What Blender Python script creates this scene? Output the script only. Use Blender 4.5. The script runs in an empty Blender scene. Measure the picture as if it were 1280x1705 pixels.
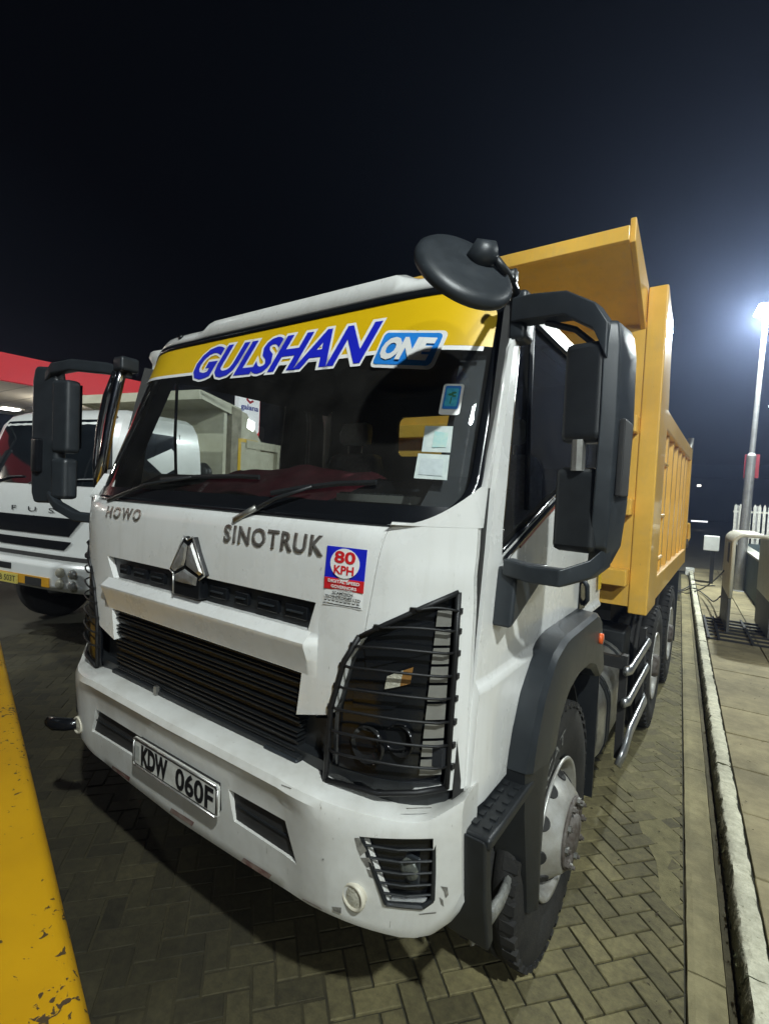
import bpy, bmesh, math, random
from mathutils import Vector, Matrix
random.seed(7)
PI = math.pi
SC = bpy.context.scene
COL = SC.collection

# ------------------------------------------------------------------ camera
CAM_R = ((0.8199469, -0.0622027, 0.56905), (0.5705866, 0.0088896, -0.8211893), (0.0460216, 0.9980239, 0.0427811))
CAM_C = (1.69802, -1.15183, 1.965146)
cd = bpy.data.cameras.new('camera')
cam = bpy.data.objects.new('camera', cd)
COL.objects.link(cam)
M4 = Matrix(CAM_R).to_4x4()
M4.translation = Vector(CAM_C)
cam.matrix_world = M4
cd.sensor_fit = 'VERTICAL'
cd.sensor_height = 36.0
cd.sensor_width = 36.0
cd.lens = 822.391 / 1705 * 36.0
cd.clip_start = 0.02
cd.clip_end = 600
SC.camera = cam

# ------------------------------------------------------------------ night sky
wd = bpy.data.worlds.new('World')
SC.world = wd
wd.use_nodes = True
nt = wd.node_tree
nt.nodes.clear()
sky = nt.nodes.new('ShaderNodeTexSky')
sky.sky_type = 'NISHITA'
sky.sun_disc = False
sky.sun_elevation = math.radians(-4.0)
sky.sun_rotation = math.radians(60)
bg = nt.nodes.new('ShaderNodeBackground')
bg.inputs['Strength'].default_value = 0.02
wo = nt.nodes.new('ShaderNodeOutputWorld')
nt.links.new(sky.outputs[0], bg.inputs[0])
nt.links.new(bg.outputs[0], wo.inputs[0])

# ------------------------------------------------------------------ lamp powers (the lamps stand in their own builders)
P_BACK = 2500.0      # street lamp seen behind the truck
P_SIDE_FILL = 450.0        # unseen lamp added to brighten the side of the tipper body
P_KEY2 = 1100.0      # second lamp farther along the pavement, out of frame
P_KEY = 2350.0       # flood lamp on the mast to the right, out of frame
P_CANOPY = 130.0     # each forecourt canopy light
P_FRONT = 1700.0     # forecourt lamp in front of the trucks, out of frame
SC.view_settings.view_transform = 'Standard'
SC.view_settings.look = 'None'
SC.view_settings.exposure = 0.0
SC.view_settings.gamma = 1.0
SC.cycles.use_denoising = True
try:
    SC.cycles.denoiser = 'OPENIMAGEDENOISE'
except Exception:
    pass
SC.cycles.max_bounces = 8
SC.cycles.transparent_max_bounces = 16
SC.cycles.sample_clamp_indirect = 4.0
SC.cycles.caustics_reflective = False
SC.cycles.caustics_refractive = False

# ------------------------------------------------------------------ materials
MATS = {}
def nodes_of(name):
    m = bpy.data.materials.new(name)
    m.use_nodes = True
    n = m.node_tree
    b = n.nodes['Principled BSDF']
    return m, n, b
def setp(b, **k):
    for a, v in k.items():
        key = a.replace('_', ' ')
        for cand in (key, key.title(), a):
            if cand in b.inputs:
                b.inputs[cand].default_value = v
                break
def mat(name, col, rough=0.5, metal=0.0, coat=0.0, var=0.12, scale=6.0, bump=0.0, bscale=60.0, col2=None, spec=0.5, detail=6.0, lo=0.35, hi=0.65, rvar=0.0, grime=None, chips=None):
    if name in MATS:
        return MATS[name]
    m, n, b = nodes_of(name)
    c2 = col2 if col2 else tuple(c * (1 - var) for c in col)
    tc = n.nodes.new('ShaderNodeTexCoord')
    nz = n.nodes.new('ShaderNodeTexNoise')
    nz.inputs['Scale'].default_value = scale
    nz.inputs['Detail'].default_value = detail
    nz.inputs['Roughness'].default_value = 0.65
    n.links.new(tc.outputs['Object'], nz.inputs['Vector'])
    cr = n.nodes.new('ShaderNodeValToRGB')
    cr.color_ramp.elements[0].position = lo
    cr.color_ramp.elements[1].position = hi
    cr.color_ramp.elements[0].color = (*c2, 1)
    cr.color_ramp.elements[1].color = (*col, 1)
    n.links.new(nz.outputs['Fac'], cr.inputs['Fac'])
    last = cr.outputs['Color']
    def layer(fac, colr, amount):
        nonlocal last
        ma = n.nodes.new('ShaderNodeMath')
        ma.operation = 'MULTIPLY'
        ma.inputs[1].default_value = amount
        n.links.new(fac, ma.inputs[0])
        mx = n.nodes.new('ShaderNodeMix')
        mx.data_type = 'RGBA'
        n.links.new(ma.outputs[0], mx.inputs['Factor'])
        n.links.new(last, mx.inputs[6])
        mx.inputs[7].default_value = (*colr, 1)
        last = mx.outputs[2]
    def tex(scale3, det, p0, p1, dist=0.0):
        mp = n.nodes.new('ShaderNodeMapping')
        mp.inputs['Scale'].default_value = scale3
        n.links.new(tc.outputs['Object'], mp.inputs['Vector'])
        q = n.nodes.new('ShaderNodeTexNoise')
        q.inputs['Scale'].default_value = 1.0
        q.inputs['Detail'].default_value = det
        q.inputs['Roughness'].default_value = 0.7
        q.inputs['Distortion'].default_value = dist
        n.links.new(mp.outputs[0], q.inputs['Vector'])
        r = n.nodes.new('ShaderNodeValToRGB')
        r.color_ramp.elements[0].position = p0
        r.color_ramp.elements[1].position = p1
        n.links.new(q.outputs['Fac'], r.inputs['Fac'])
        return r.outputs['Color']
    if grime:          # dust that has run down in streaks, and blotches of road dirt
        layer(tex((16, 16, 1.1), 6, .50, .74), grime, .24)
        layer(tex((5, 5, 5), 9, .54, .78, .6), grime, .28)
    if chips:          # small scratches and stone chips
        layer(tex((70, 70, 24), 5, .66, .70, .8), chips, .75)
    n.links.new(last, b.inputs['Base Color'])
    setp(b, Roughness=rough, Metallic=metal)
    b.inputs['Coat Weight'].default_value = coat
    b.inputs['Coat Roughness'].default_value = 0.08
    b.inputs['Specular IOR Level'].default_value = spec
    if rvar:
        mr = n.nodes.new('ShaderNodeMapRange')
        mr.inputs['To Min'].default_value = max(0.02, rough - rvar)
        mr.inputs['To Max'].default_value = min(1, rough + rvar)
        n.links.new(nz.outputs['Fac'], mr.inputs['Value'])
        n.links.new(mr.outputs['Result'], b.inputs['Roughness'])
    if bump:
        n2 = n.nodes.new('ShaderNodeTexNoise')
        n2.inputs['Scale'].default_value = bscale
        n2.inputs['Detail'].default_value = 4
        n.links.new(tc.outputs['Object'], n2.inputs['Vector'])
        bp = n.nodes.new('ShaderNodeBump')
        bp.inputs['Strength'].default_value = bump
        bp.inputs['Distance'].default_value = 0.01
        n.links.new(n2.outputs['Fac'], bp.inputs['Height'])
        n.links.new(bp.outputs['Normal'], b.inputs['Normal'])
    MATS[name] = m
    return m
def emit(name, col, strength):
    if name in MATS:
        return MATS[name]
    m, n, b = nodes_of(name)
    b.inputs['Base Color'].default_value = (*col, 1)
    b.inputs['Emission Color'].default_value = (*col, 1)
    b.inputs['Emission Strength'].default_value = strength
    MATS[name] = m
    return m
def glass(name, tint=(0.9, 0.95, 0.93), ior=1.5, rough=0.0, dirt=0.05):
    m = bpy.data.materials.new(name)
    m.use_nodes = True
    n = m.node_tree
    n.nodes.clear()
    out = n.nodes.new('ShaderNodeOutputMaterial')
    tr = n.nodes.new('ShaderNodeBsdfTransparent')
    tr.inputs[0].default_value = (*tint, 1)
    gl = n.nodes.new('ShaderNodeBsdfGlossy')
    gl.inputs['Roughness'].default_value = rough
    gl.inputs['Color'].default_value = (1, 1, 1, 1)
    fr = n.nodes.new('ShaderNodeFresnel')
    fr.inputs['IOR'].default_value = ior
    mx = n.nodes.new('ShaderNodeMixShader')
    n.links.new(fr.outputs[0], mx.inputs[0])
    n.links.new(tr.outputs[0], mx.inputs[1])
    n.links.new(gl.outputs[0], mx.inputs[2])
    df = n.nodes.new('ShaderNodeBsdfDiffuse')
    df.inputs[0].default_value = (0.5, 0.48, 0.44, 1)
    nz = n.nodes.new('ShaderNodeTexNoise')
    nz.inputs['Scale'].default_value = 9
    nz.inputs['Detail'].default_value = 8
    tc = n.nodes.new('ShaderNodeTexCoord')
    n.links.new(tc.outputs['Object'], nz.inputs['Vector'])
    mm = n.nodes.new('ShaderNodeMath')
    mm.operation = 'MULTIPLY'
    mm.inputs[1].default_value = dirt
    n.links.new(nz.outputs['Fac'], mm.inputs[0])
    m2 = n.nodes.new('ShaderNodeMixShader')
    n.links.new(mm.outputs[0], m2.inputs[0])
    n.links.new(mx.outputs[0], m2.inputs[1])
    n.links.new(df.outputs[0], m2.inputs[2])
    n.links.new(m2.outputs[0], out.inputs[0])
    MATS[name] = m
    return m

WHITE = mat('white_truck_paint', (0.76, 0.76, 0.74), 0.28, coat=0.7, col2=(0.70, 0.70, 0.675), scale=2.6, rvar=0.10, detail=9, grime=(0.46, 0.44, 0.38), chips=(0.30, 0.28, 0.25), bump=0.02, bscale=5)
WHITE2 = mat('white_bumper_paint', (0.70, 0.70, 0.67), 0.36, coat=0.4, col2=(0.58, 0.57, 0.53), scale=5.5, rvar=0.12, bump=0.03, bscale=18, grime=(0.34, 0.32, 0.27), chips=(0.22, 0.20, 0.17))
YEL = mat('yellow_tipper_paint', (0.80, 0.47, 0.075), 0.34, coat=0.35, col2=(0.66, 0.38, 0.062), scale=2.4, rvar=0.14, detail=10, bump=0.06, bscale=7, grime=(0.42, 0.33, 0.20), chips=(0.20, 0.12, 0.06))
BLACK = mat('black_plastic', (0.016, 0.018, 0.02), 0.45, var=0.3, scale=18, bump=0.08, bscale=300)
GREYP = mat('grey_plastic', (0.026, 0.031, 0.036), 0.42, var=0.25, scale=14, bump=0.06, bscale=350, rvar=0.1)
BLK2 = mat('black_gloss', (0.008, 0.009, 0.011), 0.18, var=0.2, scale=8)
RUBBER = mat('tyre_rubber', (0.010, 0.010, 0.010), 0.8, col2=(0.024, 0.022, 0.019), scale=9, bump=0.2, bscale=90)
STEEL = mat('painted_rim', (0.50, 0.50, 0.48), 0.38, 0.4, col2=(0.34, 0.32, 0.28), scale=9, bump=0.05)
RUST = mat('rusty_hub', (0.06, 0.043, 0.032), 0.7, 0.2, col2=(0.17, 0.155, 0.14), scale=22, bump=0.3, bscale=70)
CHROME = mat('chrome', (0.66, 0.66, 0.65), 0.30, 0.75, col2=(0.42, 0.40, 0.37), scale=22)
ALU = mat('worn_aluminium', (0.48, 0.48, 0.45), 0.42, 0.85, col2=(0.24, 0.23, 0.21), scale=7, bump=0.1, bscale=50)
FRAME = mat('chassis_black', (0.022, 0.021, 0.020), 0.7, var=0.4, scale=8)
INTER = mat('cab_trim_dark', (0.018, 0.020, 0.024), 0.8, var=0.3, scale=10)
SEAT = mat('seat_fabric', (0.42, 0.46, 0.46), 0.9, col2=(0.30, 0.33, 0.34), scale=40, bump=0.1, bscale=200)
MAROON = mat('maroon_cloth', (0.24, 0.035, 0.055), 0.9, col2=(0.15, 0.022, 0.035), scale=14, bump=0.3, bscale=30)
REFL = mat('lamp_reflector', (0.55, 0.55, 0.52), 0.15, 0.7, var=0.4, scale=60)
AMBER = mat('amber_lens', (0.24, 0.12, 0.035), 0.12, var=0.2, scale=40)
ORANGE = mat('orange_marker_lens', (0.8, 0.12, 0.02), 0.12, var=0.2, scale=40)
LENS = mat('clear_lens', (0.62, 0.60, 0.50), 0.12, 0.2, col2=(0.40, 0.38, 0.30), scale=90, bump=0.4, bscale=140)
GREYLENS = mat('grey_side_lens', (0.20, 0.195, 0.175), 0.25, var=0.15, scale=30)
DEC_Y = mat('yellow_vinyl', (0.68, 0.43, 0.005), 0.35, var=0.04)
DEC_W = mat('white_vinyl', (0.80, 0.80, 0.78), 0.35, var=0.03)
DEC_B = mat('blue_vinyl', (0.012, 0.02, 0.50), 0.35, var=0.05)
DEC_LB = mat('light_blue_vinyl', (0.02, 0.22, 0.68), 0.35, var=0.05)
DEC_R = mat('red_vinyl', (0.62, 0.02, 0.025), 0.35, var=0.05)
DEC_K = mat('black_print', (0.01, 0.01, 0.012), 0.4, var=0.05)
DEC_T = mat('teal_print', (0.08, 0.55, 0.66), 0.4, col2=(0.03, 0.36, 0.60), scale=60)
DEC_G = mat('green_print', (0.03, 0.22, 0.10), 0.4, var=0.2)
PAPER = mat('paper_card', (0.68, 0.70, 0.68), 0.8, col2=(0.56, 0.60, 0.60), scale=30)
PLATE = mat('number_plate_white', (0.60, 0.60, 0.56), 0.4, col2=(0.46, 0.45, 0.41), scale=16)
GLASS = glass('windscreen_glass', (0.90, 0.93, 0.92), 1.33, 0.0, 0.035)
SGLASS = glass('side_window_glass', (0.80, 0.84, 0.83), 1.45, 0.0, 0.05)
MIRROR = mat('mirror_glass', (0.85, 0.87, 0.88), 0.03, 1.0, var=0.02)

# ------------------------------------------------------------------ mesh helpers
def vadd(a, b): return (a[0] + b[0], a[1] + b[1], a[2] + b[2])
class MB:
    def __init__(s):
        s.v = []
        s.f = []
    def add(s, vs, fs):
        o = len(s.v)
        s.v += [tuple(p) for p in vs]
        s.f += [tuple(i + o for i in q) for q in fs]
        return s
    def box(s, x0, x1, y0, y1, z0, z1):
        return s.add([(x0, y0, z0), (x1, y0, z0), (x1, y1, z0), (x0, y1, z0), (x0, y0, z1), (x1, y0, z1), (x1, y1, z1), (x0, y1, z1)],
                     [(0, 3, 2, 1), (4, 5, 6, 7), (0, 1, 5, 4), (1, 2, 6, 5), (2, 3, 7, 6), (3, 0, 4, 7)])
    def prism(s, poly, axis, a, b):
        def P(p, t):
            return {'x': (t, p[0], p[1]), 'y': (p[0], t, p[1]), 'z': (p[0], p[1], t)}[axis]
        n = len(poly)
        vs = [P(p, a) for p in poly] + [P(p, b) for p in poly]
        fs = [tuple(range(n)), tuple(range(2 * n - 1, n - 1, -1))]
        fs += [((i + 1) % n, i, n + i, n + (i + 1) % n) for i in range(n)]
        return s.add(vs, fs)
    def loft(s, loops, cap=True, closed=True):
        n = len(loops[0])
        vs = [p for l in loops for p in l]
        fs = []
        for k in range(len(loops) - 1):
            for i in range(n if closed else n - 1):
                j = (i + 1) % n
                fs.append((k * n + i, k * n + j, (k + 1) * n + j, (k + 1) * n + i))
        if cap and closed:
            fs.append(tuple(range(n - 1, -1, -1)))
            m = (len(loops) - 1) * n
            fs.append(tuple(m + i for i in range(n)))
        return s.add(vs, fs)
    def tube(s, pts, r, n=10, ry=None):
        pts = [Vector(p) for p in pts]
        rs = r if isinstance(r, (list, tuple)) else [r] * len(pts)
        loops = []
        up = None
        for i, p in enumerate(pts):
            if i == 0: t = pts[1] - pts[0]
            elif i == len(pts) - 1: t = pts[-1] - pts[-2]
            else: t = (pts[i + 1] - p).normalized() + (p - pts[i - 1]).normalized()
            t.normalize()
            if up is None:
                up = Vector((0, 0, 1)) if abs(t.z) < 0.9 else Vector((1, 0, 0))
            a = t.cross(up).normalized()
            b = a.cross(t).normalized()
            up = b
            loops.append([tuple(p + a * (rs[i] * math.cos(2 * PI * k / n)) + b * ((ry or rs[i]) * math.sin(2 * PI * k / n))) for k in range(n)])
        return s.loft(loops)
    def lathe(s, prof, axis, c, n=40, sgn=1):
        # prof: (radius, distance along axis)
        vs = []
        fs = []
        for r, a in prof:
            for k in range(n):
                t = 2 * PI * k / n
                u, w = r * math.cos(t), r * math.sin(t)
                a2 = a * sgn
                p = {'x': (a2, u, w), 'y': (u, a2, w), 'z': (u, w, a2)}[axis]
                vs.append(vadd(p, c))
        for i in range(len(prof) - 1):
            for k in range(n):
                j = (k + 1) % n
                fs.append((i * n + k, i * n + j, (i + 1) * n + j, (i + 1) * n + k))
        return s.add(vs, fs)
    def cyl(s, c, axis, r, a, b, n=16):
        return s.lathe([(0.0005, a), (r, a), (r, b), (0.0005, b)], axis, c, n)
    def grid(s, nu, nv, fn):
        vs = [fn(i / nu, j / nv) for j in range(nv + 1) for i in range(nu + 1)]
        fs = [(j * (nu + 1) + i, j * (nu + 1) + i + 1, (j + 1) * (nu + 1) + i + 1, (j + 1) * (nu + 1) + i) for j in range(nv) for i in range(nu)]
        return s.add(vs, fs)
    def mirx(s):
        n = len(s.v)
        s.v += [(-x, y, z) for x, y, z in s.v]
        s.f += [tuple(n + i for i in reversed(q)) for q in s.f]
        return s
    def flipx(s):
        r = MB()
        r.v = [(-x, y, z) for x, y, z in s.v]
        r.f = [tuple(reversed(q)) for q in s.f]
        return r
    def mesh(s, name, mt=None):
        me = bpy.data.meshes.new(name)
        me.from_pydata(s.v, [], s.f)
        bm = bmesh.new()
        bm.from_mesh(me)
        bmesh.ops.recalc_face_normals(bm, faces=bm.faces)
        bm.to_mesh(me)
        bm.free()
        if mt: me.materials.append(mt)
        return me
    def build(s, name, mt, parent=None, smooth=False, bevel=0.0, seg=2, solid=0.0, soff=0.0, sub=0):
        me = s.mesh(name, mt)
        o = bpy.data.objects.new(name, me)
        COL.objects.link(o)
        o.parent = parent
        if smooth:
            for p in me.polygons: p.use_smooth = True
        if solid:
            md = o.modifiers.new('thick', 'SOLIDIFY')
            md.thickness = solid
            md.offset = soff
        if bevel:
            md = o.modifiers.new('edge', 'BEVEL')
            md.width = bevel
            md.segments = seg
            md.limit_method = 'ANGLE'
            md.angle_limit = math.radians(32)
            md.harden_normals = False
            for p in me.polygons: p.use_smooth = True
            md2 = o.modifiers.new('wn', 'WEIGHTED_NORMAL')
        if sub:
            md = o.modifiers.new('sub', 'SUBSURF')
            md.levels = md.render_levels = sub
        return o
def shade_angle(o, deg=35):
    me = o.data
    for p in me.polygons: p.use_smooth = True
    try:
        me.set_sharp_from_angle(angle=math.radians(deg))
    except Exception:
        pass
def boolean(o, cutter, op='DIFFERENCE'):
    """cut o with a solid and keep only the cut mesh"""
    me = cutter.mesh('cut')
    c = bpy.data.objects.new('cut', me)
    COL.objects.link(c)
    md = o.modifiers.new('b', 'BOOLEAN')
    md.operation = op
    md.object = c
    md.solver = 'EXACT'
    bpy.context.view_layer.update()
    dg = bpy.context.evaluated_depsgraph_get()
    nm = bpy.data.meshes.new_from_object(o.evaluated_get(dg))
    o.modifiers.clear()
    old = o.data
    o.data = nm
    nm.name = old.name
    bpy.data.meshes.remove(old)
    bpy.data.objects.remove(c)
    bpy.data.meshes.remove(me)
    return o
def add_bevel(o, w, seg=2):
    md = o.modifiers.new('edge', 'BEVEL')
    md.width = w
    md.segments = seg
    md.limit_method = 'ANGLE'
    md.angle_limit = math.radians(32)
    for p in o.data.polygons: p.use_smooth = True
    o.modifiers.new('wn', 'WEIGHTED_NORMAL')
def text_mb(body, size, fn, shear=0.0, offset=0.0, space=1.0, sx=1.0, align='LEFT', res=3, word=1.0):
    """letters as a mesh; fn maps (u, v) in letter space to a point of the scene"""
    cu = bpy.data.curves.new('letters', 'FONT')
    cu.body = body
    cu.size = size
    cu.shear = shear
    cu.offset = offset
    cu.space_character = space
    cu.space_word = word
    cu.align_x = align
    cu.resolution_u = res
    o = bpy.data.objects.new('letters', cu)
    COL.objects.link(o)
    bpy.context.view_layer.update()
    dg = bpy.context.evaluated_depsgraph_get()
    me = bpy.data.meshes.new_from_object(o.evaluated_get(dg))
    mb = MB()
    mb.v = [tuple(fn(v.co.x * sx, v.co.y)) for v in me.vertices]
    mb.f = [tuple(p.vertices) for p in me.polygons]
    bpy.data.objects.remove(o)
    bpy.data.curves.remove(cu)
    bpy.data.meshes.remove(me)
    return mb
def text_width(body, size, **k):
    mb = text_mb(body, size, lambda u, v: (u, v, 0), **k)
    xs = [p[0] for p in mb.v]
    ys = [p[1] for p in mb.v]
    return min(xs), max(xs), min(ys), max(ys)
def fit_text(body, x0, x1, z0, z1, fn, **k):
    """letters stretched to fill x0..x1, z0..z1; fn(x, z) gives the point"""
    a, b, c, d = text_width(body, 1.0, **k)
    return text_mb(body, 1.0, lambda u, v: fn(x0 + (u - a) / (b - a) * (x1 - x0), z0 + (v - c) / (d - c) * (z1 - z0)), **k)
def empty(name, loc=(0, 0, 0), rz=0.0, label=None, cat=None, group=None, kind=None):
    o = bpy.data.objects.new(name, None)
    COL.objects.link(o)
    o.location = loc
    o.rotation_euler = (0, 0, rz)
    o.empty_display_size = 0.2
    tag(o, label, cat, group, kind)
    return o
def tag(o, label=None, cat=None, group=None, kind=None):
    if label: o['label'] = label
    if cat: o['category'] = cat
    if group: o['group'] = group
    if kind: o['kind'] = kind
    return o
def copy_tree(o, parent=None):
    c = o.copy()
    COL.objects.link(c)
    c.parent = parent
    for ch in list(o.children):
        copy_tree(ch, c)
    return c
# ------------------------------------------------------------------ ground
def attr_mat(name, col, rough, scale, dirt, bump=0.25, bscale=80, moss=None):
    """stone whose tone differs from piece to piece (mesh attribute 'tone')"""
    m, n, b = nodes_of(name)
    tc = n.nodes.new('ShaderNodeTexCoord')
    geo = n.nodes.new('ShaderNodeNewGeometry')
    at = n.nodes.new('ShaderNodeAttribute')
    at.attribute_name = 'tone'
    nz = n.nodes.new('ShaderNodeTexNoise')
    nz.inputs['Scale'].default_value = scale
    nz.inputs['Detail'].default_value = 9
    nz.inputs['Roughness'].default_value = 0.7
    n.links.new(geo.outputs['Position'], nz.inputs['Vector'])
    big = n.nodes.new('ShaderNodeTexNoise')
    big.inputs['Scale'].default_value = 1.7
    big.inputs['Detail'].default_value = 5
    n.links.new(geo.outputs['Position'], big.inputs['Vector'])
    cr = n.nodes.new('ShaderNodeValToRGB')
    cr.color_ramp.elements[0].position = 0.33
    cr.color_ramp.elements[1].position = 0.68
    cr.color_ramp.elements[0].color = (*dirt, 1)
    cr.color_ramp.elements[1].color = (*col, 1)
    n.links.new(nz.outputs['Fac'], cr.inputs['Fac'])
    mr = n.nodes.new('ShaderNodeMapRange')
    mr.inputs['From Min'].default_value = 0.3
    mr.inputs['From Max'].default_value = 0.7
    mr.inputs['To Min'].default_value = 0.58
    mr.inputs['To Max'].default_value = 1.22
    n.links.new(big.outputs['Fac'], mr.inputs['Value'])
    mu = n.nodes.new('ShaderNodeMath')
    mu.operation = 'MULTIPLY'
    n.links.new(mr.outputs[0], mu.inputs[0])
    n.links.new(at.outputs['Fac'], mu.inputs[1])
    hs = n.nodes.new('ShaderNodeHueSaturation')
    n.links.new(mu.outputs[0], hs.inputs['Value'])
    n.links.new(cr.outputs['Color'], hs.inputs['Color'])
    last = hs.outputs['Color']
    if moss:
        mn = n.nodes.new('ShaderNodeTexNoise')
        mn.inputs['Scale'].default_value = 30
        mn.inputs['Detail'].default_value = 9
        mn.inputs['Roughness'].default_value = 0.75
        n.links.new(geo.outputs['Position'], mn.inputs['Vector'])
        sx = n.nodes.new('ShaderNodeSeparateXYZ')
        n.links.new(geo.outputs['Normal'], sx.inputs[0])
        sb = n.nodes.new('ShaderNodeMath')
        sb.operation = 'MULTIPLY_ADD'
        sb.inputs[1].default_value = -0.30
        sb.inputs[2].default_value = 0.17
        n.links.new(sx.outputs['Z'], sb.inputs[0])
        sm_ = n.nodes.new('ShaderNodeMath')
        n.links.new(sb.outputs[0], sm_.inputs[0])
        n.links.new(mn.outputs['Fac'], sm_.inputs[1])
        r2 = n.nodes.new('ShaderNodeValToRGB')
        r2.color_ramp.elements[0].position = 0.47
        r2.color_ramp.elements[1].position = 0.56
        n.links.new(sm_.outputs[0], r2.inputs['Fac'])
        mx = n.nodes.new('ShaderNodeMix')
        mx.data_type = 'RGBA'
        n.links.new(r2.outputs['Color'], mx.inputs['Factor'])
        n.links.new(last, mx.inputs[6])
        mx.inputs[7].default_value = (*moss, 1)
        last = mx.outputs[2]
    n.links.new(last, b.inputs['Base Color'])
    b.inputs['Roughness'].default_value = rough
    n2 = n.nodes.new('ShaderNodeTexNoise')
    n2.inputs['Scale'].default_value = bscale
    n2.inputs['Detail'].default_value = 5
    n.links.new(geo.outputs['Position'], n2.inputs['Vector'])
    bp = n.nodes.new('ShaderNodeBump')
    bp.inputs['Strength'].default_value = bump
    bp.inputs['Distance'].default_value = 0.008
    n.links.new(n2.outputs['Fac'], bp.inputs['Height'])
    n.links.new(bp.outputs['Normal'], b.inputs['Normal'])
    MATS[name] = m
    return m
def tone(me, t):
    a = me.attributes.new('tone', 'FLOAT', 'POINT')
    if isinstance(t, (int, float)):
        t = [t] * len(me.vertices)
    a.data.foreach_set('value', t)
    return me
PAVE = attr_mat('clay_concrete_paver', (0.200, 0.172, 0.078), 0.85, 26, (0.104, 0.088, 0.042))
SLAB = attr_mat('pavement_slab', (0.335, 0.285, 0.16), 0.85, 9, (0.22, 0.185, 0.10))
KERBM = attr_mat('rough_kerb_concrete', (0.80, 0.77, 0.60), 0.9, 26, (0.50, 0.48, 0.35), bump=0.9, bscale=55, moss=(0.10, 0.10, 0.052))
EDGE = attr_mat('edging_concrete', (0.31, 0.27, 0.14), 0.85, 12, (0.20, 0.17, 0.085))
ASPH = mat('dark_forecourt_asphalt', (0.056, 0.050, 0.030), 0.85, col2=(0.034, 0.031, 0.020), scale=3.0, bump=0.5, bscale=110, detail=9)
SOIL = mat('joint_soil', (0.030, 0.026, 0.017), 0.95, col2=(0.045, 0.042, 0.022), scale=30, bump=0.5, bscale=120)
STAIN = mat('oil_stain', (0.014, 0.013, 0.011), 0.6, var=0.3, scale=30)
MOSS = mat('moss', (0.055, 0.062, 0.022), 0.95, col2=(0.09, 0.085, 0.04), scale=60, bump=0.6, bscale=200)

KO = Vector((1.689, 1.02, 0))
_l = math.hypot(0.069, 1)
KT = Vector((-0.069 / _l, 1 / _l, 0))
KN = Vector((1 / _l, 0.069 / _l, 0))
def K(n, s, z=0.0):
    p = KO + KN * n + KT * s
    return (p.x, p.y, z)
def kbox(mb, n0, n1, s0, s1, z0, z1):
    return mb.add([K(n0, s0, z0), K(n1, s0, z0), K(n1, s1, z0), K(n0, s1, z0), K(n0, s0, z1), K(n1, s0, z1), K(n1, s1, z1), K(n0, s1, z1)],
                  [(0, 3, 2, 1), (4, 5, 6, 7), (0, 1, 5, 4), (1, 2, 6, 5), (2, 3, 7, 6), (3, 0, 4, 7)])
_cm = M4.inverted()
def pix(p):
    q = _cm @ Vector(p)
    if q.z > -0.05: return None
    return 640 - 822.391 * q.x / q.z, 852.5 + 822.391 * q.y / q.z

ground = MB().add([(-300, -300, -0.035), (300, -300, -0.035), (300, 300, -0.035), (-300, 300, -0.035)], [(0, 1, 2, 3)]).build('ground', SOIL)
tag(ground, kind='structure')
PV_N0 = -7.0
fc = MB()
fc.add([K(PV_N0, -2.5), K(PV_N0, 3.2), K(-1.42, 3.2), K(-1.42, 46), (-60, 60, 0), (-60, -2.0, 0)], [(0, 1, 2, 3, 4, 5)])
fc.add([(-60, -2.002, 0), K(PV_N0, -2.5), K(-1.42, -2.5), K(-1.42, -14), (4, -40, 0), (-60, -40, 0)], [(0, 1, 2, 3, 4, 5)])
fo = fc.build('forecourt', ASPH)
tag(fo, kind='structure')
road = MB().add([K(-1.42, 14.9, 0.001), K(14, 14.9, 0.001), K(14, 120, 0.001), K(-1.42, 120, 0.001)], [(0, 1, 2, 3)]).build('road', mat('road_asphalt', (0.16, 0.145, 0.11), 0.9, col2=(0.11, 0.10, 0.075), scale=2.0, bump=0.3, bscale=60))
tag(road, kind='structure')

# dirt that fills the joints of the parking bay
bay = MB().add([(-6.5, -2.2, -.0022), (.10, -2.2, -.0024), (.62, -.2, -.0045), (.62, 3, -.0045), (-6.5, 3, -.0022)], [(0, 1, 2, 3, 4)]).build('bay_dirt', mat('dark_dirt', (.050, .042, .018), .9, col2=(.026, .022, .011), scale=5, bump=.4, bscale=90))
tag(bay, kind='structure')
# dark soil filling the joints
jf = MB().add([K(-1.6, -2.5, -.011), K(.0, -2.5, -.011), K(.0, 13.8, -.011), K(-1.6, 13.8, -.011)], [(0, 1, 2, 3)]).build('joint_fill', SOIL)
tag(jf, kind='structure')
# sand lying over part of the joints beside the edging
sd = MB()
pts_ = [(-.02, .55), (-.10, .62), (-.13, .9), (-.22, 1.15), (-.30, 1.5), (-.42, 1.7), (-.50, 2.1), (-.46, 2.6), (-.52, 3.2), (-.45, 3.9), (-.30, 4.6), (-.02, 5.2)]
sd.add([K(n, s, -.0012) for n, s in pts_], [tuple(range(len(pts_)))])
sdo = sd.build('blown_sand', mat('pale_sand', (.20, .175, .085), .95, col2=(.13, .115, .055), scale=14, bump=.5, bscale=160))
tag(sdo, 'thin blown sand filling the paver joints beside the edging', 'sand', kind='stuff')
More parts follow.
